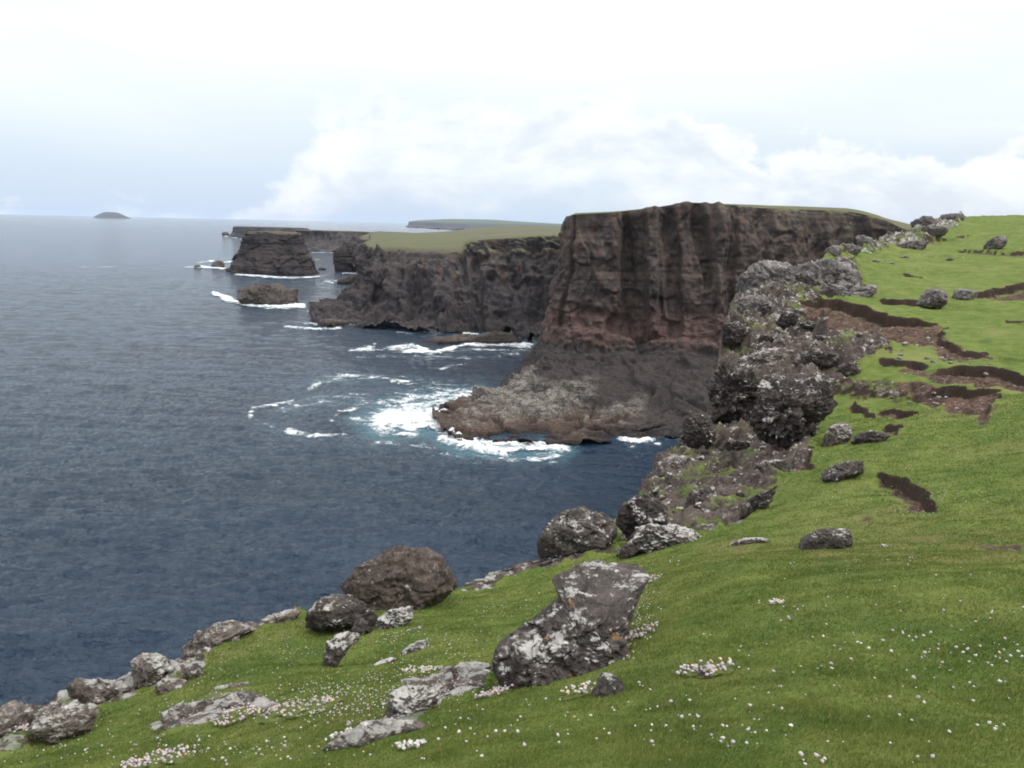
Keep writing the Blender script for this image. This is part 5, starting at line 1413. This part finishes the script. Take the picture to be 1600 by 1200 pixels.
# cushions: dense mats of heads on a leafy base, single things
CUSH = [
    ((1106, 1052), 0.18, 30, 'pink flower cushion around the small stone on the near green slope', 0),
    ((642, 1168), 0.085, 26, 'small white flower cushion at the bottom below the flat brown slab', 1),
    ((250, 1192), 0.26, 60, 'tall pink flower cushion at the bottom border left of centre', 0),
    ((82, 1140), 0.36, 120, 'wide pink flower cushion on the grey rock at bottom left', 0),
    ((770, 1088), 0.14, 40, 'pale flower cushion at the right end of the low grey rock', 0),
    ((560, 1152), 0.17, 46, 'flower cushion growing on the flat brown slab', 1),
    ((985, 1000), 0.22, 60, 'flower cushion spilling over the right side of the big slab', 0),
    ((1003, 915), 0.25, 50, 'flower cushion at the upper right shoulder of the big slab', 0),
    ((470, 1112), 0.34, 50, 'broad pink flower cushion on rocks in the left foreground', 0),
    ((375, 1118), 0.22, 50, 'flower cushion under the low brown hump of rock', 0),
    ((655, 1052), 0.20, 44, 'pinkish white flower cushion above the white-lichened knob', 1),
    ((1212, 944), 0.06, 12, 'tiny bunch of white flowers in the middle of the green slope', 1),
    ((915, 1082), 0.16, 26, 'thin white flower cushion below the lower end of the big slab', 1),
]
for i, (pp, rad, n, lb, wt) in enumerate(CUSH):
    rg2 = np.random.default_rng(500 + i)
    c = land_hit(*pp)
    root = bpy.data.objects.new('thrift_cushion', None); COL.objects.link(root)
    root.location = c
    n = int(n * 1.5)
    tag(root, lb, 'flower cushion', 'cushions of sea thrift among the near rocks')
    # leafy mat
    v, f = ico(4)
    mv = v * np.array([rad, rad * 0.8, rad * 0.16])
    mv = mv * (1 + 0.35 * fbm(mv / rad * 3 + i, 3))[:, None]
    mv[:, 2] += ground_z(c[0] + mv[:, 0], c[1] + mv[:, 1]) - c[2]
    mesh_obj('leaf_mat', mv, f, M_LEAF, root)
    vs, fs, mi = [], [], []
    off = 0
    for k in range(n):
        a, rr = rg2.uniform(0, 6.28), rad * 1.1 * math.sqrt(rg2.random())
        dx, dy = rr * math.cos(a), rr * 0.8 * math.sin(a)
        hz = ground_z(c[0] + dx, c[1] + dy)[0] - c[2] + rad * 0.14 + rg2.uniform(0.0, 0.03)
        hvv, hff = head_geo(rg2, rg2.uniform(0.55, 1.15))
        vs.append(hvv + [dx, dy, hz]); fs.append(hff + off); off += len(hvv)
        mi.append(np.full(len(hff), 1 if rg2.random() < 0.15 else 0))
    ho_ = mesh_obj('flower_heads', np.vstack(vs), np.vstack(fs), [M_PETW if wt else M_PET, M_SEED], root, mat_idx=np.concatenate(mi))
    ho_['kind'] = 'stuff'

# the countless rest: flowers too small or dense to count
rg = np.random.default_rng(91)
FP = [(560, 1090, 130, 36, 420, 0), (360, 1110, 110, 24, 160, 0), (480, 1110, 60, 16, 160, 0), (100, 1135, 70, 18, 90, 0), (640, 1060, 80, 26, 120, 0), (720, 1075, 60, 22, 80, 0),
      (780, 950, 60, 16, 60, 0), (630, 1000, 60, 12, 60, 1), (1000, 950, 22, 50, 120, 1), (975, 1010, 26, 24, 70, 0), (330, 1050, 60, 20, 40, 1), (440, 1020, 60, 24, 60, 0), (600, 940, 60, 30, 20, 1),
      (1430, 805, 30, 8, 40, 1), (1480, 775, 40, 14, 40, 1), (1560, 790, 40, 10, 20, 1), (1300, 700, 120, 60, 60, 1), (1500, 680, 90, 60, 60, 1), (1390, 600, 160, 60, 50, 1), (1500, 480, 90, 40, 40, 1),
      (1430, 410, 80, 14, 40, 1), (1300, 900, 250, 60, 40, 1), (1450, 1040, 200, 110, 30, 1), (1100, 1130, 250, 60, 20, 1), (900, 1150, 200, 40, 20, 1), (300, 1180, 280, 16, 90, 0),
      (1520, 550, 60, 30, 30, 1), (700, 1020, 120, 40, 100, 1), (1330, 780, 90, 40, 50, 1), (1180, 660, 60, 60, 40, 1), (1240, 520, 60, 30, 40, 1), (1060, 720, 60, 30, 30, 1)]
vs, fs, mi = [], [], []
off = 0
ov, of = ico(1)
cand = []
for px, py, sx_, sy_, n, wt in FP:
    for _ in range(n):
        qx, qy = px + rg.normal() * sx_ * 0.55, py + rg.normal() * sy_ * 0.55
        if -40 < qx < 1640 and 335 < qy < 1230: cand.append((qx, qy, wt))
for (qx, qy, wt), g in zip(cand, land_hits([c_[:2] for c_ in cand])):
    s = 0.0062 * rg.uniform(0.45, 1.2) * (1 + 0.05 * max(0, g[1] - 4))
    hvv = ov * s * np.array([1, 1, 0.75]) * (1 + 0.25 * rg.normal(size=(len(ov), 1)))
    vs.append(hvv + g + [0, 0, 0.018 + s * 0.6 + rg.uniform(0, 0.012)]); fs.append(of + off); off += len(ov)
    u = rg.random()
    mi.append(np.full(len(of), 2 if u < 0.12 else (1 if (u < 0.7) == bool(wt) else 0)))
tp = mesh_obj('thrift_patch', np.vstack(vs), np.vstack(fs), [M_PET, M_PETW, M_SEED], mat_idx=np.concatenate(mi))
tag(tp, kind='stuff')
# ------------------------------------------------------------------ sky and light
SUN_EL, SUN_AZ = 52 * D2R, 118 * D2R          # azimuth clockwise from +Y: right and slightly behind the viewer
w = bpy.data.worlds.new('World')
SC.world = w
w.use_nodes = True
nt = w.node_tree
nt.nodes.clear()


class WT(NT):
    def __init__(self):
        self.t = nt
        self.out = nt.nodes.new('ShaderNodeOutputWorld')


t = WT()
sky = t.n('ShaderNodeTexSky', sky_type='NISHITA', sun_disc=False, sun_elevation=SUN_EL, sun_rotation=SUN_AZ, altitude=50, air_density=1.0, dust_density=1.5)
bg1 = t.n('ShaderNodeBackground', {'Color': sky.outputs[0], 'Strength': 0.11})
d = t.n('ShaderNodeTexCoord').outputs['Generated']
sep = t.n('ShaderNodeSeparateXYZ', {0: d})
X, Yc, Z = sep.outputs
az = t.math('ARCTAN2', X, Yc)                 # radians, + to the right
el = t.math('ARCSINE', Z)
# high overcast: soft, brighter upward
v_hi = t.n('ShaderNodeCombineXYZ', {0: t.math('MULTIPLY', az, 1.6), 1: t.math('MULTIPLY', el, 5.0), 2: 0.0}).outputs[0]
soft = t.noise(v_hi, 1.3, 4, 0.5, 0.4)
v_cu = t.n('ShaderNodeCombineXYZ', {0: az, 1: t.math('MULTIPLY', el, 1.5), 2: 3.0}).outputs[0]
puff = t.noise(v_cu, 11.0, 7, 0.60, 0.2)
puffb = t.noise(v_cu, 4.0, 3, 0.5)
grad = t.n('ShaderNodeValToRGB', {'Fac': t.math('MULTIPLY', el, 1.0)})
cr = grad.color_ramp
cr.elements[0].position = 0.0; cr.elements[0].color = (0.54, 0.64, 0.80, 1)
cr.elements[1].position = 1.0; cr.elements[1].color = (1.04, 1.04, 1.05, 1)
cr.elements[1].color = (2.1, 2.1, 2.15, 1)
for pp, cc in ((0.72, (1.75, 1.75, 1.78, 1)), (0.05, (0.57, 0.67, 0.80, 1)), (0.10, (0.69, 0.76, 0.81, 1)), (0.14, (0.77, 0.83, 0.855, 1)), (0.19, (0.89, 0.925, 0.935, 1)), (0.26, (0.97, 0.98, 0.98, 1)), (0.40, (1.05, 1.05, 1.05, 1))):
    e = cr.elements.new(pp); e.color = cc
c = grad.outputs[0]
c = t.mix(t.math('MULTIPLY', t.step(soft, 0.42, 0.70), t.math('MULTIPLY', t.step(el, 0.02, 0.20), 0.55)), c, (0.97, 0.99, 0.99))
c = t.mix(t.math('MULTIPLY', t.step(soft, 0.48, 0.30), t.math('MULTIPLY', t.step(el, 0.42, 0.1), 0.45)), c, (0.70, 0.79, 0.84))
# cumulus bank: its top height varies with the bearing (radians of elevation)
ramp = t.n('ShaderNodeValToRGB', {'Fac': t.math('MULTIPLY_ADD', az, 0.7, 0.5)})
rr = ramp.color_ramp
rr.elements[0].position = 0.0; rr.elements[0].color = (0.02,) * 3 + (1,)
rr.elements[1].position = 1.0; rr.elements[1].color = (0.10,) * 3 + (1,)
for azd, top in ((-30, -0.05), (-20, 0.0), (-16, 0.05), (-13, 0.125), (-9.5, 0.165), (-6, 0.155), (-3, 0.160), (0, 0.155), (4, 0.150), (7, 0.158), (10, 0.150), (13, 0.125), (16, 0.110), (21, 0.098), (26, 0.092), (29, 0.082), (32, 0.10), (36, 0.105)):
    e = rr.elements.new(azd * D2R * 0.7 + 0.5) if len(rr.elements) < 31 else None
    if e: e.color = (top, top, top, 1)
top = ramp.outputs[0]
edge = t.math('SUBTRACT', t.math('ADD', top, t.math('ADD', t.math('MULTIPLY_ADD', puff, 0.20, -0.10), t.math('MULTIPLY_ADD', puffb, 0.05, -0.025))), el)
crisp = t.step(az, 0.08, 0.22)
mask = t.math('MULTIPLY', t.mix(crisp, t.step(edge, -0.004, 0.035), t.step(edge, -0.003, 0.016)), t.step(edge, 0.16, 0.05))
body = t.step(edge, 0.0, 0.055)
shade = t.math('MULTIPLY', body, t.step(t.noise(v_cu, 6.0, 6, 0.6, 0.5), 0.40, 0.62))
cc_ = t.mix(shade, (0.95, 0.955, 0.965), (0.68, 0.72, 0.785))
c = t.mix(t.math('MULTIPLY', mask, 0.75), c, cc_)
# thin grey strata under the bank
v_st = t.n('ShaderNodeCombineXYZ', {0: t.math('MULTIPLY', az, 1.5), 1: t.math('MULTIPLY', el, 14.0), 2: 7.0}).outputs[0]
strat = t.noise(v_st, 3.0, 5, 0.55)
sm = t.math('MULTIPLY', t.step(strat, 0.50, 0.66), t.math('MULTIPLY', t.step(el, 0.015, 0.04), t.step(el, 0.15, 0.08)))
c = t.mix(t.math('MULTIPLY', sm, 0.35), c, (0.66, 0.70, 0.77))
bg2 = t.n('ShaderNodeBackground', {'Color': c, 'Strength': 1.0})
cover = 0.88
mx = t.n('ShaderNodeMixShader', {0: cover})
nt.links.new(bg1.outputs[0], mx.inputs[1]); nt.links.new(bg2.outputs[0], mx.inputs[2])
nt.links.new(mx.outputs[0], t.out.inputs[0])

sl = bpy.data.lights.new('sun', 'SUN')
sl.energy = 1.5
sl.angle = 12 * D2R
sl.color = (1.0, 0.96, 0.90)
so_ = bpy.data.objects.new('sun', sl)
COL.objects.link(so_)
sd = Vector((math.sin(SUN_AZ) * math.cos(SUN_EL), math.cos(SUN_AZ) * math.cos(SUN_EL), math.sin(SUN_EL)))
so_.rotation_euler = sd.to_track_quat('Z', 'Y').to_euler()

# ------------------------------------------------------------------ haze
HZ = True
if HZ:
    t = NT('haze_air')
    pv = t.n('ShaderNodeVolumePrincipled', {'Color': (0.66, 0.80, 1.0), 'Density': 0.000025, 'Anisotropy': 0.0})
    t.t.links.new(pv.outputs[0], t.out.inputs[1])
    b = 27000
    hx = [(-b, -b, -8), (b, -b, -8), (b, b, -8), (-b, b, -8), (-b, -b, 150), (b, -b, 150), (b, b, 150), (-b, b, 150)]
    hfz = [(0, 3, 2, 1), (4, 5, 6, 7), (0, 1, 5, 4), (1, 2, 6, 5), (2, 3, 7, 6), (3, 0, 4, 7)]
    hz = mesh_obj('haze', hx, hfz, t.m, smooth=False)
    tag(hz, kind='stuff')

# ------------------------------------------------------------------ render settings
vs_ = SC.view_settings
vs_.view_transform = 'Standard'
vs_.look = 'None'
vs_.exposure = 0.33
vs_.gamma = 1.0
vs_.use_curve_mapping = False
SC.cycles.max_bounces = 5
SC.cycles.diffuse_bounces = 2
SC.cycles.glossy_bounces = 2
SC.cycles.transparent_max_bounces = 12
SC.cycles.volume_bounces = 1
SC.cycles.use_denoising = True
SC.cycles.use_adaptive_sampling = True
SC.cycles.adaptive_threshold = 0.02
SC.cycles.pixel_filter_type = 'BLACKMAN_HARRIS'
SC.cycles.filter_width = 1.9
